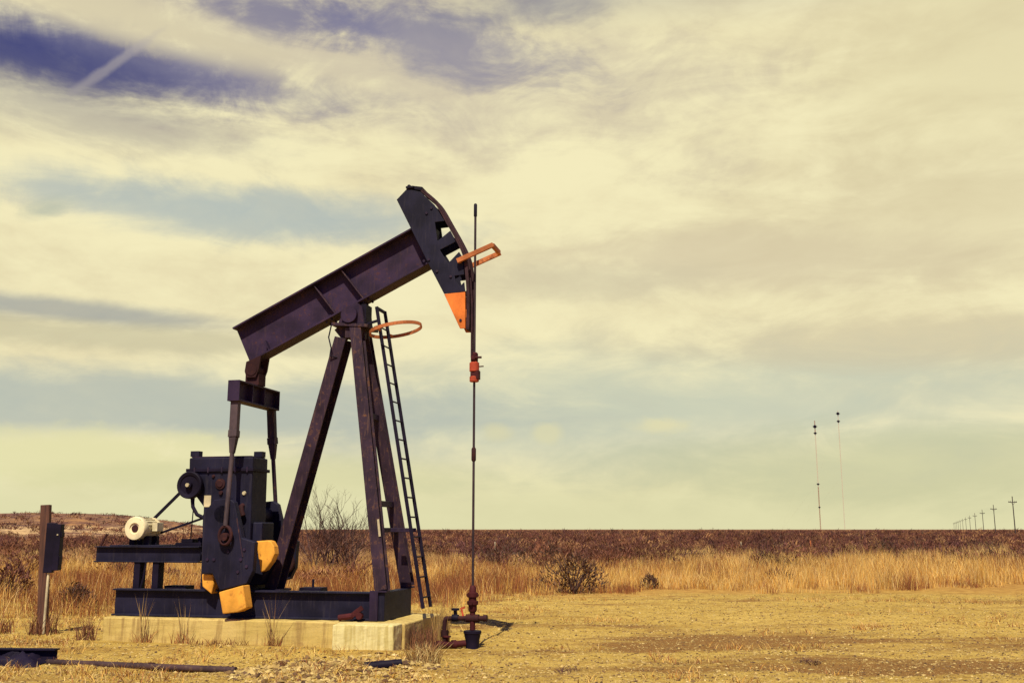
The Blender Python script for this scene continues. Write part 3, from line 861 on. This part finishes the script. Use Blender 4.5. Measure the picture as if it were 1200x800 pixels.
p.lathe((-2.92, -.42, 2.46), [(.085, 0), (.085, .02), (.06, .022), (.05, .035)], (0, -1, 0), 20); p.lathe((-2.9, -.42, 2.32), [(.035, 0), (.03, .03)], (0, -1, 0), 12); p.lathe((-3.05, -.42, 2.58), [(.03, 0), (.02, .025)], (0, -1, 0), 10)
p.build('inspection_cap', RUSTY, gb, 0, True)
p = PM()
p.lathe((-2.50, -.42, 2.31), [(.034, 0), (.028, .02)], (0, -1, 0), 16)
p.build('sight_glass', PALE, gb, 0, True)
p = PM(); p.tube([(-2.52, -.41, 2.12), (-2.52, -.47, 2.10), (-2.50, -.48, 2.03), (-2.47, -.48, 1.96)], .04, 10); p.build('drain_pipe', RUSTY, gb, 0, True)

# motor platform
p = PM()
p.ibeam((-5.06, -.42, 1.36), (-3.20, -.42, 1.36), .25, .14, .018, .016); p.ibeam((-5.06, .36, 1.36), (-3.22, .36, 1.36), .25, .14, .018, .016)
p.box((-5.06, -.345, 1.24), (-4.99, .285, 1.47)); p.box((-4.85, -.40, 1.486), (-3.95, .40, 1.502))
plat = p.build('motor_platform', NAVY)
for (s_, w_) in ((-4.28, -.42), (-3.95, -.42), (-4.47, -.05), (-4.14, -.05)):
    PM().box((s_ - .055, w_ - .05, .76 if w_ > -.1 else .836), (s_ + .055, w_ + .05, 1.235 if w_ < -.1 else 1.486)).build('platform_leg', BLACK, plat)
PM().tube([(-4.10, -.5, 1.24), (-4.13, -.5, 1.0), (-4.17, -.5, .84)], .014, 6).build('cable', BLACK, plat, 0, True)
p = PM(); p.box((-3.78, -.22, 1.487), (-3.32, .1, 1.54)); p.box((-3.70, -.18, 1.54), (-3.5, .02, 1.60)); p.cyl((-3.42, -.05, 1.54), (-3.42, -.05, 1.62), .05, 10); p.build('switch_box', BLACK, plat)
PM().cyl((-3.58, -.1, 1.6), (-3.55, -.1, 2.42), .009, 6).build('brake_rod', BLACK, plat, 0)
p = PM(); p.bar((-4.98, -.44, 1.49), (-4.88, -.44, 1.68), .025, .03); p.build('brake_lever', RUSTY, plat)
# electric motor
mc = Vector((-4.47, 0, 1.765))
def mp(w): return (mc.x, w, mc.z)
p = PM(); p.lathe(mp(0), [(.145, -.20), (.16, -.18), (.16, .12), (.145, .14)], (0, 1, 0), 40)
for k in range(18):
    t = 2 * math.pi * k / 18; d = Vector((math.cos(t), 0, math.sin(t)))
    p.bar(Vector(mp(-.17)) + d * .164, Vector(mp(.11)) + d * .164, .012, .016, d)
mo = p.build('electric_motor', CREAM, None, 0, True)
PM().lathe(mp(-.2), [(.10, .0), (.18, .0), (.188, -.02), (.188, -.105), (.178, -.118), (.09, -.122), (.088, -.105), (.055, -.10)], (0, 1, 0), 36).build('fan_cover', CREAM, mo, 0, True)
PM().lathe(mp(-.30), [(.06, 0), (.055, -.015)], (0, 1, 0), 20).build('fan_grille', RUSTY, mo, 0, True)
PM().lathe(mp(.14), [(.155, 0), (.18, .005), (.18, .03), (.10, .05), (.05, .06), (.03, .14)], (0, 1, 0), 36).build('end_bell', CREAM, mo, 0, True)
PM().lathe(mp(.21), [(.02, 0), (.10, 0), (.10, .10), (.02, .10)], (0, 1, 0), 28).build('sheave', BLACK, mo, 0, True)
p = PM()
for w0 in (-.17, .05):
    for sg in (-1, 1): PM().box((mc.x + sg * .13 - .05, w0, 1.503), (mc.x + sg * .13 + .05, w0 + .08, 1.64)).build('foot', BLACK, mo)
PM().box((mc.x + .165, -.08, 1.72), (mc.x + .26, .10, 1.86)).build('terminal_box', CREAM, mo)
p = PM()
p.bar((-4.55, .25, 1.87), (-3.42, .25, 2.92), .03, .05); p.bar((-4.45, .25, 1.66), (-3.30, .25, 2.02), .03, .035)
p.build('drive_belt', BLACK)

# ------------------------------------------------------------------ polished rod and wellhead
def on_jack(s, w, z=0): return Vector((PJ.x + s * ux - w * uy, PJ.y + s * uy + w * ux, z))
wp = on_jack(1.13, 0)
rod = empty('polished_rod', wp + Vector((0, 0, .9)), PA)
tag(rod, 'slender polished rod hanging from the horsehead bridle into the wellhead', 'pump rod')
def rel(z): return z - .9
MB().cyl((0, 0, rel(.88)), (0, 0, rel(6.80)), .019, 10).build('rod', RODM, rod, 0, True)
MB().lathe((0, 0, rel(6.72)), [(.022, 0), (.027, .01), (.027, .20), (.018, .22)], seg=12).build('rod_cap', BLACK, rod, 0, True)
MB().lathe((0, 0, rel(2.78)), [(.022, 0), (.036, .02), (.036, .19), (.022, .22)], seg=14).build('coupling', RUSTY, rod, 0, True)
p = MB(); p.lathe((0, 0, rel(4.02)), [(.06, 0), (.075, .01), (.075, .08), (.06, .09), (.06, .16), (.078, .17), (.078, .30), (.055, .32)], seg=18)
p.build('carrier_bar', REDP, rod, .004, True)
p = MB(); p.box((-.05, -.06, rel(4.06)), (.085, .06, rel(4.20))); p.build('carrier_bracket', WELLRED, rod, .008)
p = MB(); p.lathe((0, 0, rel(4.34)), [(.05, 0), (.058, .01), (.058, .13), (.04, .15)], seg=14); p.box((-.03, -.09, rel(4.37)), (.03, .09, rel(4.43))); p.cyl((-.02, -.07, rel(4.40)), (.13, -.05, rel(4.40)), .018, 8)
p.cyl((0, .0, rel(4.26)), (.15, .0, rel(4.265)), .01, 6)
p.build('rod_clamp', WELLRED, rod, .003, True)

well = empty('wellhead', wp, PA)
tag(well, 'rusty red wellhead with stuffing box and side pipes below the pump rod', 'wellhead')
MB().lathe((0, 0, -.05), [(.125, 0), (.125, .05), (.10, .06), (.105, .17), (.128, .27), (.135, .275), (.135, .31), (.09, .315)], seg=22).build('casing', BLACK, well, 0, True)
MB().lathe((0, 0, .27), [(.042, 0), (.042, .30), (.05, .31)], seg=16).build('riser', WELLRED, well, 0, True)
p = MB(); p.lathe((0, 0, .53), [(.05, 0), (.065, .03), (.065, .10), (.085, .11), (.085, .16), (.06, .165), (.06, .21), (.08, .22), (.08, .28), (.055, .29), (.05, .36), (.03, .39)], seg=20)
p.cyl((0, -.11, .66), (0, .11, .66), .025, 8); p.cyl((-.09, 0, .78), (.09, 0, .78), .02, 8)
p.build('stuffing_box', WELLRED, well, .002, True)
p = MB(); p.lathe((0, 0, .44), [(.045, -.10), (.06, -.10), (.06, .10), (.045, .10)], (1, 0, 0), 14)
p.cyl((-.42, 0, .43), (-.10, 0, .44), .034, 12); p.cyl((.10, 0, .44), (.22, 0, .445), .038, 12); p.cyl((.17, 0, .445), (.225, 0, .445), .05, 12)
p.tube([(-.38, 0, .43), (-.42, 0, .42), (-.435, 0, .37), (-.435, 0, -.03)], .038, 12); p.cyl((-.435, 0, .16), (-.435, 0, .26), .055, 12)
p.build('flow_pipe', RUSTY, well, 0, True)
p = MB(); p.lathe((-.27, 0, .44), [(.05, -.05), (.055, -.03), (.055, .03), (.05, .05)], (1, 0, 0), 12); p.cyl((-.27, 0, .44), (-.27, 0, .56), .028, 10); p.cyl((-.27, 0, .55), (-.27, 0, .58), .06, 12)
p.build('valve', BLACK, well, 0, True)
p = MB(); p.cyl((-.15, 0, .47), (-.17, 0, .56), .016, 8); p.bar((-.19, 0, .57), (-.12, 0, .60), .03, .03); p.build('valve_handle', REDP, well)
p = MB(); p.tube([(-.10, -.05, .08), (-.26, -.16, .07), (-.42, -.30, .07), (-.52, -.36, .07)], .05, 12); p.cyl((-.40, -.28, .07), (-.46, -.325, .07), .07, 12); p.cyl((-.22, -.13, .07), (-.27, -.165, .07), .068, 12)
p.cyl((-.435, -.02, .06), (-.43, -.30, .07), .042, 10); p.cyl((-.52, -.36, .07), (-.78, -.28, .07), .05, 12)
p.build('ground_pipe', WELLRED, well, 0, True)
p = MB(); p.cyl((-.33, -.22, .10), (-.33, -.22, .19), .02, 8); p.lathe((-.33, -.22, .18), [(.06, 0), (.06, .02)], seg=14); p.build('ground_valve', WELLRED, well, 0, True)

# ------------------------------------------------------------------ things lying about and standing left
post = empty('wooden_post', (-8.03, 17.66, 0), R(8))
tag(post, 'square weathered wooden post carrying a dark electrical box left of the pumpjack', 'post')
p = MB(); p.bar((.01, 0, -.2), (-.12, 0, 2.17), .15, .14, (0, 1, 0)); p.build('timber', WOOD, post, .008)
bx = empty('electrical_box', (-7.93, 17.575, 1.0), R(4))
tag(bx, 'black steel electrical box fixed to the wooden post', 'electrical box')
p = MB(); p.box((-.10, -.12, .02), (.05, -.01, .86)); p.build('back_box', BLACK, bx, .01)
p = MB(); p.box((.052, -.15, .06), (.155, .02, .84)); p.box((.155, -.14, .62), (.175, .0, .70)); p.box((.155, -.14, .15), (.168, .0, .30)); p.build('cover', BLACK, bx, .01)
MB().cyl((.11, -.15, .66), (.11, -.165, .66), .014, 8).build('latch', PALE, bx, 0)
MB().cyl((-.02, -.07, -1.05), (-.02, -.07, .02), .022, 10).build('conduit', PALE, bx, 0, True)

def on_ground(x, y): return Vector((x, y, float(ground_h(x, y))))
pp = empty('steel_pipe', on_ground(-4.7, 13.3))
tag(pp, 'long rusty steel pipe lying on the ground at lower left', 'pipe')
p = MB(); p.tube([(-1.42, .40, .035), (1.26, -.36, .035)], .043, 14); p.build('tube', PIPEM, pp, 0, True)
p = MB(); p.cyl((.05, .0, .035), (.12, -.02, .035), .052, 14); p.build('pipe_collar', RUSTY, pp, 0, True)
ib = empty('steel_beam', on_ground(-7.0, 13.95))
tag(ib, 'dark steel beam end lying on the ground at the left edge of the pad', 'beam')
MB().ibeam((-1.4, .12, .10), (.92, -.10, .10), .16, .13, .018, .014).build('beam', BLACK, ib, .004)
# crumpled rubber mat beside it
def mat_mesh():
    n, m = 34, 22; X, Y = np.meshgrid(np.linspace(-.85, .62, n), np.linspace(-.28, .28, m))
    edge = 1 - np.clip(np.maximum(np.abs(X + .1) / .75, np.abs(Y) / .28), 0, 1) ** 3
    Z = edge * (.03 + .16 * vnoise(X * 5 + 3, Y * 8, 61) + .11 * vnoise(X * 14, Y * 19, 62))
    X = X + (vnoise(X * 4, Y * 9, 63) - .5) * .2; Y = Y + (vnoise(X * 6 + 9, Y * 6, 64) - .5) * .16
    i, j = np.meshgrid(np.arange(m - 1), np.arange(n - 1), indexing='ij'); a = i * n + j
    return np.stack([X, Y, Z - .01], -1).reshape(-1, 3), np.stack([a, a + 1, a + n + 1, a + n], -1).reshape(-1, 4)
V, F = mat_mesh()
o = mesh_np('rubber_sheet', V, F, BLACK, smooth=True); o.location = on_ground(-6.75, 13.62)
tag(o, 'crumpled black rubber sheet heaped beside the dark steel beam', 'rubber sheet')
lg = empty('pipe_stub', on_ground(-1.60, 12.82) + Vector((0, 0, -.01)), R(9))
tag(lg, 'short dark pipe with an open end lying among stones before the concrete', 'pipe')
p = MB(); p.tube([(-.20, 0, .05), (-.22, 0, .05), (-.22, 0, .05), (.24, .02, .09)], [.045, .045, .062, .048], 18, cap=True); p.build('pipe', BLACK, lg, 0, True)

# ------------------------------------------------------------------ plants as things
def weed(name, label, cat, x, y, h, n, spread, pal, group=None, width=.007, lean=(.05, .35), base_tuft=0):
    P0 = np.zeros((n, 3)); a = RNG.uniform(0, 6.28, n); r = np.sqrt(RNG.random(n)) * spread
    P0[:, 0] = np.cos(a) * r; P0[:, 1] = np.sin(a) * r; P0[:, 2] = -.02
    H = h * RNG.uniform(.55, 1.05, n); pal = np.asarray(pal)
    C = pal[RNG.integers(0, len(pal), n)] * RNG.uniform(.75, 1.2, (n, 1))
    V, F, cc = blades(P0, H, np.full(n, width) * RNG.uniform(.7, 1.5, n), RNG.uniform(lean[0], lean[1], n), C)
    if base_tuft:
        P1 = np.zeros((base_tuft, 3)); a = RNG.uniform(0, 6.28, base_tuft); r = np.sqrt(RNG.random(base_tuft)) * spread * 2.2
        P1[:, 0] = np.cos(a) * r; P1[:, 1] = np.sin(a) * r; P1[:, 2] = -.02
        C1 = RUSSET[RNG.integers(0, 3, base_tuft)] * RNG.uniform(.7, 1.2, (base_tuft, 1))
        V1, F1, c1 = blades(P1, RNG.uniform(.06, .28, base_tuft) * (h ** .3), RNG.uniform(.006, .014, base_tuft), RNG.uniform(.2, 1.0, base_tuft), C1)
        F1 = F1 + len(V); V = np.vstack([V, V1]); F = np.vstack([F, F1]); cc = np.vstack([cc, c1])
    o = mesh_np(name, V, F, PLANT, colors=cc); o.location = on_ground(x, y)
    tag(o, label, cat, group); return o
STALK = [[.34, .22, .09], [.26, .15, .07], [.42, .28, .10]]
BRN = [[.18, .075, .04], [.24, .11, .05], [.13, .055, .035]]
def jxy(s, w):
    q = on_jack(s, w); return q.x, q.y
G1 = 'dry weeds along the concrete base'
weed('dry_weed', 'tall pale dry stalks in front of the left end of the concrete base', 'weed', *jxy(-3.74, -1.02), .80, 12, .07, STALK, G1, .012, (.03, .35), 40)
weed('dry_weed', 'thin pale dry stalks just left of the bottom yellow counterweight', 'weed', *jxy(-3.05, -1.0), .70, 8, .10, STALK, G1, .009, (.02, .25), 50)
weed('dry_weed', 'forked dry stalks rising in front of the base right of the bottom counterweight', 'weed', *jxy(-1.62, -1.05), .85, 14, .06, STALK, G1, .013, (.1, .5), 60)
weed('dry_weed', 'brown weed clump at the left end of the concrete base', 'weed', *jxy(-4.85, -.8), .42, 70, .16, BRN, G1, .012, (.1, .6))
weed('dry_weed', 'brown grass clump against the right end of the concrete base', 'weed', *jxy(.52, -.55), .42, 150, .22, BRN, G1, .010, (.05, .4))
weed('dry_weed', 'tan wispy grass clump between the concrete base and the wellhead pipe', 'weed', *jxy(.62, .12), .78, 110, .14, STALK + [[.42, .25, .08]], G1, .008, (.05, .3))
weed('dry_weed', 'pale straw heap on the ground in front of the wellhead pipes', 'weed', -1.15, 13.45, .30, 260, .22, [[.58, .45, .19], [.48, .32, .12], [.30, .15, .06]], None, .010, (.3, 1.1))
weed('dry_weed', 'brown weeds round the foot of the wooden post', 'weed', -7.98, 17.5, .45, 110, .28, BRN, None, .012, (.1, .6))
weed('dry_weed', 'reddish weed clump at the left edge of the picture beside the post', 'weed', -9.0, 17.9, .35, 120, .35, BRN + [[.3, .13, .04]], None, .012, (.2, .7))
weed('dry_weed', 'dark low weed between the post and the concrete base', 'weed', -6.95, 18.6, .38, 120, .22, BRN, None, .012, (.1, .7))
weed('dry_weed', 'dark flattened weed on the foreground gravel right of the wellhead', 'weed', .70, 12.95, .10, 70, .14, [[.10, .05, .04], [.16, .08, .05]], None, .010, (.8, 2.4))
weed('dry_weed', 'dark flattened weed on the foreground gravel at lower right', 'weed', 3.97, 13.8, .10, 80, .16, [[.10, .05, .04], [.14, .07, .045]], None, .010, (.8, 2.6))
weed('dry_weed', 'small dark upright weed by the end of the lying pipe', 'weed', -2.95, 13.3, .17, 40, .05, BRN, None, .010, (.1, .6))
weed('dry_weed', 'small russet weed among the stones before the concrete end block', 'weed', -2.5, 13.2, .12, 60, .12, BRN, None, .010, (.3, 1.2))
weed('dry_weed', 'low brown weed row under the middle of the concrete base', 'weed', *jxy(-2.4, -1.12), .13, 160, .42, BRN + [[.34, .2, .07]], G1, .010, (.2, 1.2))

def shrub(label, x, y, h, rad, n, pal, group='dark shrubs along the grass edge', name='desert_shrub'):
    """branching stems with small leaf and twig flecks"""
    root = empty(name, on_ground(x, y)); tag(root, label, 'shrub', group)
    p = MB()
    for k in range(max(7, int(n / 60))):
        a = RNG.uniform(0, 6.28); r = rad * RNG.uniform(.2, .85); t = h * RNG.uniform(.55, .95)
        q = [Vector((0, 0, -.05)), Vector((math.cos(a) * r * .35, math.sin(a) * r * .35, t * .45)), Vector((math.cos(a) * r + RNG.normal(0, .05), math.sin(a) * r + RNG.normal(0, .05), t))]
        p.tube(q, [.016, .011, .004], 5)
    bm_mat = STEM
    p.build('stems', bm_mat, root)
    c = np.asarray(pal)[[0]]
    V, F, cc = twig_cloud(np.zeros(1), np.zeros(1), np.full(1, .05), np.full(1, rad), np.full(1, h), n, np.full(1, .11), c, .35)
    cc = np.repeat(np.asarray(pal)[RNG.integers(0, len(pal), n)] * RNG.uniform(.7, 1.3, (n, 1)), 3, 0)
    f = mesh_np('foliage', V, F, PLANT, colors=cc); f.parent = root
    return root
STEM = simple('dark_stem', lambda g, b: (g.put(b.inputs['Base Color'], (.07, .035, .03, 1)), g.put(b.inputs['Roughness'], .8)))
DK = [[.085, .045, .035], [.12, .055, .035], [.06, .038, .03], [.16, .085, .04]]
def at(px, py):
    D = 1.75 / math.tan(math.atan2(py - 620, 1167) + 0) if py > 620 else 100
    t = math.atan(220 / 1167); u = (400 - py) / 1167
    dy = math.cos(t) - u * math.sin(t); dz = math.sin(t) + u * math.cos(t); k = -1.75 / dz
    return (px - 600) / 1167 * k, dy * k
shrub('rounded dark twiggy bush standing alone at the edge of the golden grass', *at(673, 695), 1.08, .95, 1250, DK)
shrub('small dark shrub in the grass just right of the polished rod', *at(581, 668), .95, .75, 500, DK)
shrub('low dark shrub sprig at the pad edge right of the rounded bush', *at(762, 690), .42, .28, 220, DK)
shrub('dark shrub in the grass behind the rounded bush', *at(715, 668), .9, 1.0, 700, [[.22, .09, .045], [.16, .07, .04]])
shrub('dark shrub behind the golden grass below the two radio masts', *at(905, 662), 1.35, 1.5, 700, DK)
shrub('dark low bush in the weeds between the post and the motor platform', *at(88, 712), .50, .40, 420, DK)
shrub('brown bush at the left edge of the picture beyond the post', *at(8, 700), .95, .75, 900, [[.17, .07, .045], [.12, .05, .04]])
shrub('russet shrub in the grass left of the wooden post', *at(30, 676), 1.0, 1.1, 700, [[.17, .065, .045], [.12, .05, .04]])
shrub('brown shrub behind the motor platform legs', *at(140, 672), 1.0, 1.2, 700, [[.2, .08, .05], [.15, .06, .04]])

# tall bare shrub behind the pumpjack, seen between its legs
bare = empty('bare_bush', on_ground(-7.6, 43.5))
tag(bare, 'tall leafless bush behind the pumpjack between its rear and front legs', 'bush')
rr = random.Random(5)
pt = MB()
stems = MB()
def grow(m, p0, d, L0, r, depth):
    pts = [p0]; q = p0.copy(); dd = d.copy()
    for k in range(3):
        dd = (dd + Vector((rr.gauss(0, .13), rr.gauss(0, .13), rr.gauss(.07, .06)))).normalized()
        q = q + dd * L0 / 3; pts.append(q.copy())
    m.tube(pts, [r, r * .85, r * .7, r * .5], 5 if depth < 2 else 3, cap=False)
    if depth < 4:
        for _ in range(rr.choice((2, 3, 3))):
            b = pts[rr.choice((1, 2, 3))]
            nd = (dd + Vector((rr.gauss(0, .45), rr.gauss(0, .45), rr.gauss(.15, .2)))).normalized()
            grow(pt, b, nd, L0 * rr.uniform(.55, .8), r * .55, depth + 1)
for k in range(20):
    a = rr.uniform(0, 6.28); t = rr.uniform(.05, .28)
    grow(stems, Vector((rr.uniform(-.95, .95), rr.uniform(-.5, .5), -.1)), Vector((math.cos(a) * t, math.sin(a) * t, 1)).normalized(), rr.uniform(.95, 1.6), .04, 0)
for b in (pt, stems):
    b.bm.normal_update()
V, F, cc = twig_cloud(np.zeros(1), np.zeros(1), np.full(1, .05), np.full(1, 2.0), np.full(1, 1.7), 1700, np.full(1, .24), np.array([[.17, .085, .06]]), .10)
f = mesh_np('lower_twigs', V, F, PLANT, colors=cc); f.parent = bare
stems.build('trunk', STEM, bare); pt.build('crown', STEM, bare)

# ------------------------------------------------------------------ far things
POLE = paint('pole_wood', (.05, .035, .035), (.08, .05, .04), .3, .8)
pole = empty('utility_pole', (147.0, 296, 0), R(23))
p = MB(); p.tube([(0, 0, -.5), (0, 0, 11.3)], [.17, .12], 10); p.build('shaft', POLE, pole, 0, True)
p = MB(); p.bar((-1.7, 0, 9.6), (1.7, 0, 9.6), .12, .22)
for s_ in (-1.5, -.9, .9, 1.5): p.cyl((s_, 0, 9.7), (s_, 0, 10.0), .06, 6)
p.bar((-.9, -.07, 9.55), (0, -.07, 8.8), .04, .06); p.bar((.9, -.07, 9.55), (0, -.07, 8.8), .04, .06)
p.build('crossarm', POLE, pole)
words = ['nearest', 'second nearest', 'third nearest', 'fourth nearest', 'fifth nearest', 'sixth nearest', 'seventh nearest', 'eighth nearest', 'ninth nearest', 'tenth nearest', 'eleventh nearest', 'farthest']
for k, wd in enumerate(words):
    if k == 0: o = pole
    else:
        o = pole.copy(); COL.objects.link(o)
        for ch in pole.children:
            c = ch.copy(); COL.objects.link(c); c.parent = o
        o.location = (147.0 + 42.9 * k, 296 + 102 * k, 0)
    tag(o, '%s wooden utility pole in the row receding on the right horizon' % wd, 'utility pole', 'utility poles along the horizon')

MASTRED = simple('mast_red', lambda g, b: (g.put(b.inputs['Base Color'], (.30, .10, .06, 1)), g.put(b.inputs['Roughness'], .6)))
MASTWHT = simple('mast_white', lambda g, b: (g.put(b.inputs['Base Color'], (.62, .54, .40, 1)), g.put(b.inputs['Roughness'], .6)))
def mast(label, x, y, h, bands, pods, w=1.1):
    root = empty('radio_mast', (x, y, 0)); tag(root, label, 'radio mast')
    legs = [Vector((math.cos(a) * w * .58, math.sin(a) * w * .58, 0)) for a in (0.3, 2.39, 4.49)]
    for z0, z1, mt in bands:
        p = MB()
        for l in legs: p.tube([l + Vector((0, 0, z0)), l + Vector((0, 0, z1))], .17, 5, cap=False)
        z = z0; n = max(1, int((z1 - z0) / 2.5)); st = (z1 - z0) / n
        for k in range(n):
            for i in range(3):
                p.tube([legs[i] + Vector((0, 0, z0 + k * st)), legs[(i + 1) % 3] + Vector((0, 0, z0 + (k + 1) * st))], .05, 3, cap=False)
        p.build('mast_section', mt, root)
    for z, r in pods:
        p = MB(); p.lathe((0, 0, z - r), [(r * .3, 0), (r, r * .4), (r, r * 1.5), (r * .3, 2 * r)], seg=12); p.bar((-r * 1.7, 0, z), (r * 1.7, 0, z), .4, .5)
        p.build('antenna_pod', BLACK, root)
    p = MB()
    for a in (0.3, 2.39, 4.49):
        for f in (.45, .95): p.tube([(0, 0, h * f), (math.cos(a) * h * .4, math.sin(a) * h * .4, 0)], .02, 3, cap=False)
    p.build('guy_wire', MASTWHT, root)
    return root
mast('shorter thin guyed radio mast with dark lower section on the horizon', 457, 1500, 160, [(0, 64, MASTRED), (64, 145, MASTWHT), (145, 163, MASTRED)], [(144, 1.8), (154, 2.4), (68, 1.5), (34, 1.2)])
mast('taller paler thin radio mast beside the shorter mast on the horizon', 591.5, 1800, 212, [(0, 190, MASTWHT), (190, 214, MASTWHT)], [(194, 2.2), (208, 2.6)])

def stake(label, px, py, h, mat):
    x, y = at(px, py); o = empty('marker_stake', on_ground(x, y)); tag(o, label, 'marker stake', 'marker stakes in the scrub')
    p = MB(); p.box((-.03, -.02, -.2), (.03, .02, h)); p.build('post', mat, o, .004)
stake('pale marker stake standing in the scrub right of the polished rod', 580, 652, .95, PALE)
stake('orange marker stake in the scrub below the shorter radio mast', 951, 655, 1.1, FRAME)
stake('pale marker stake in the scrub halfway between the rod and the masts', 869, 650, .9, PALE)
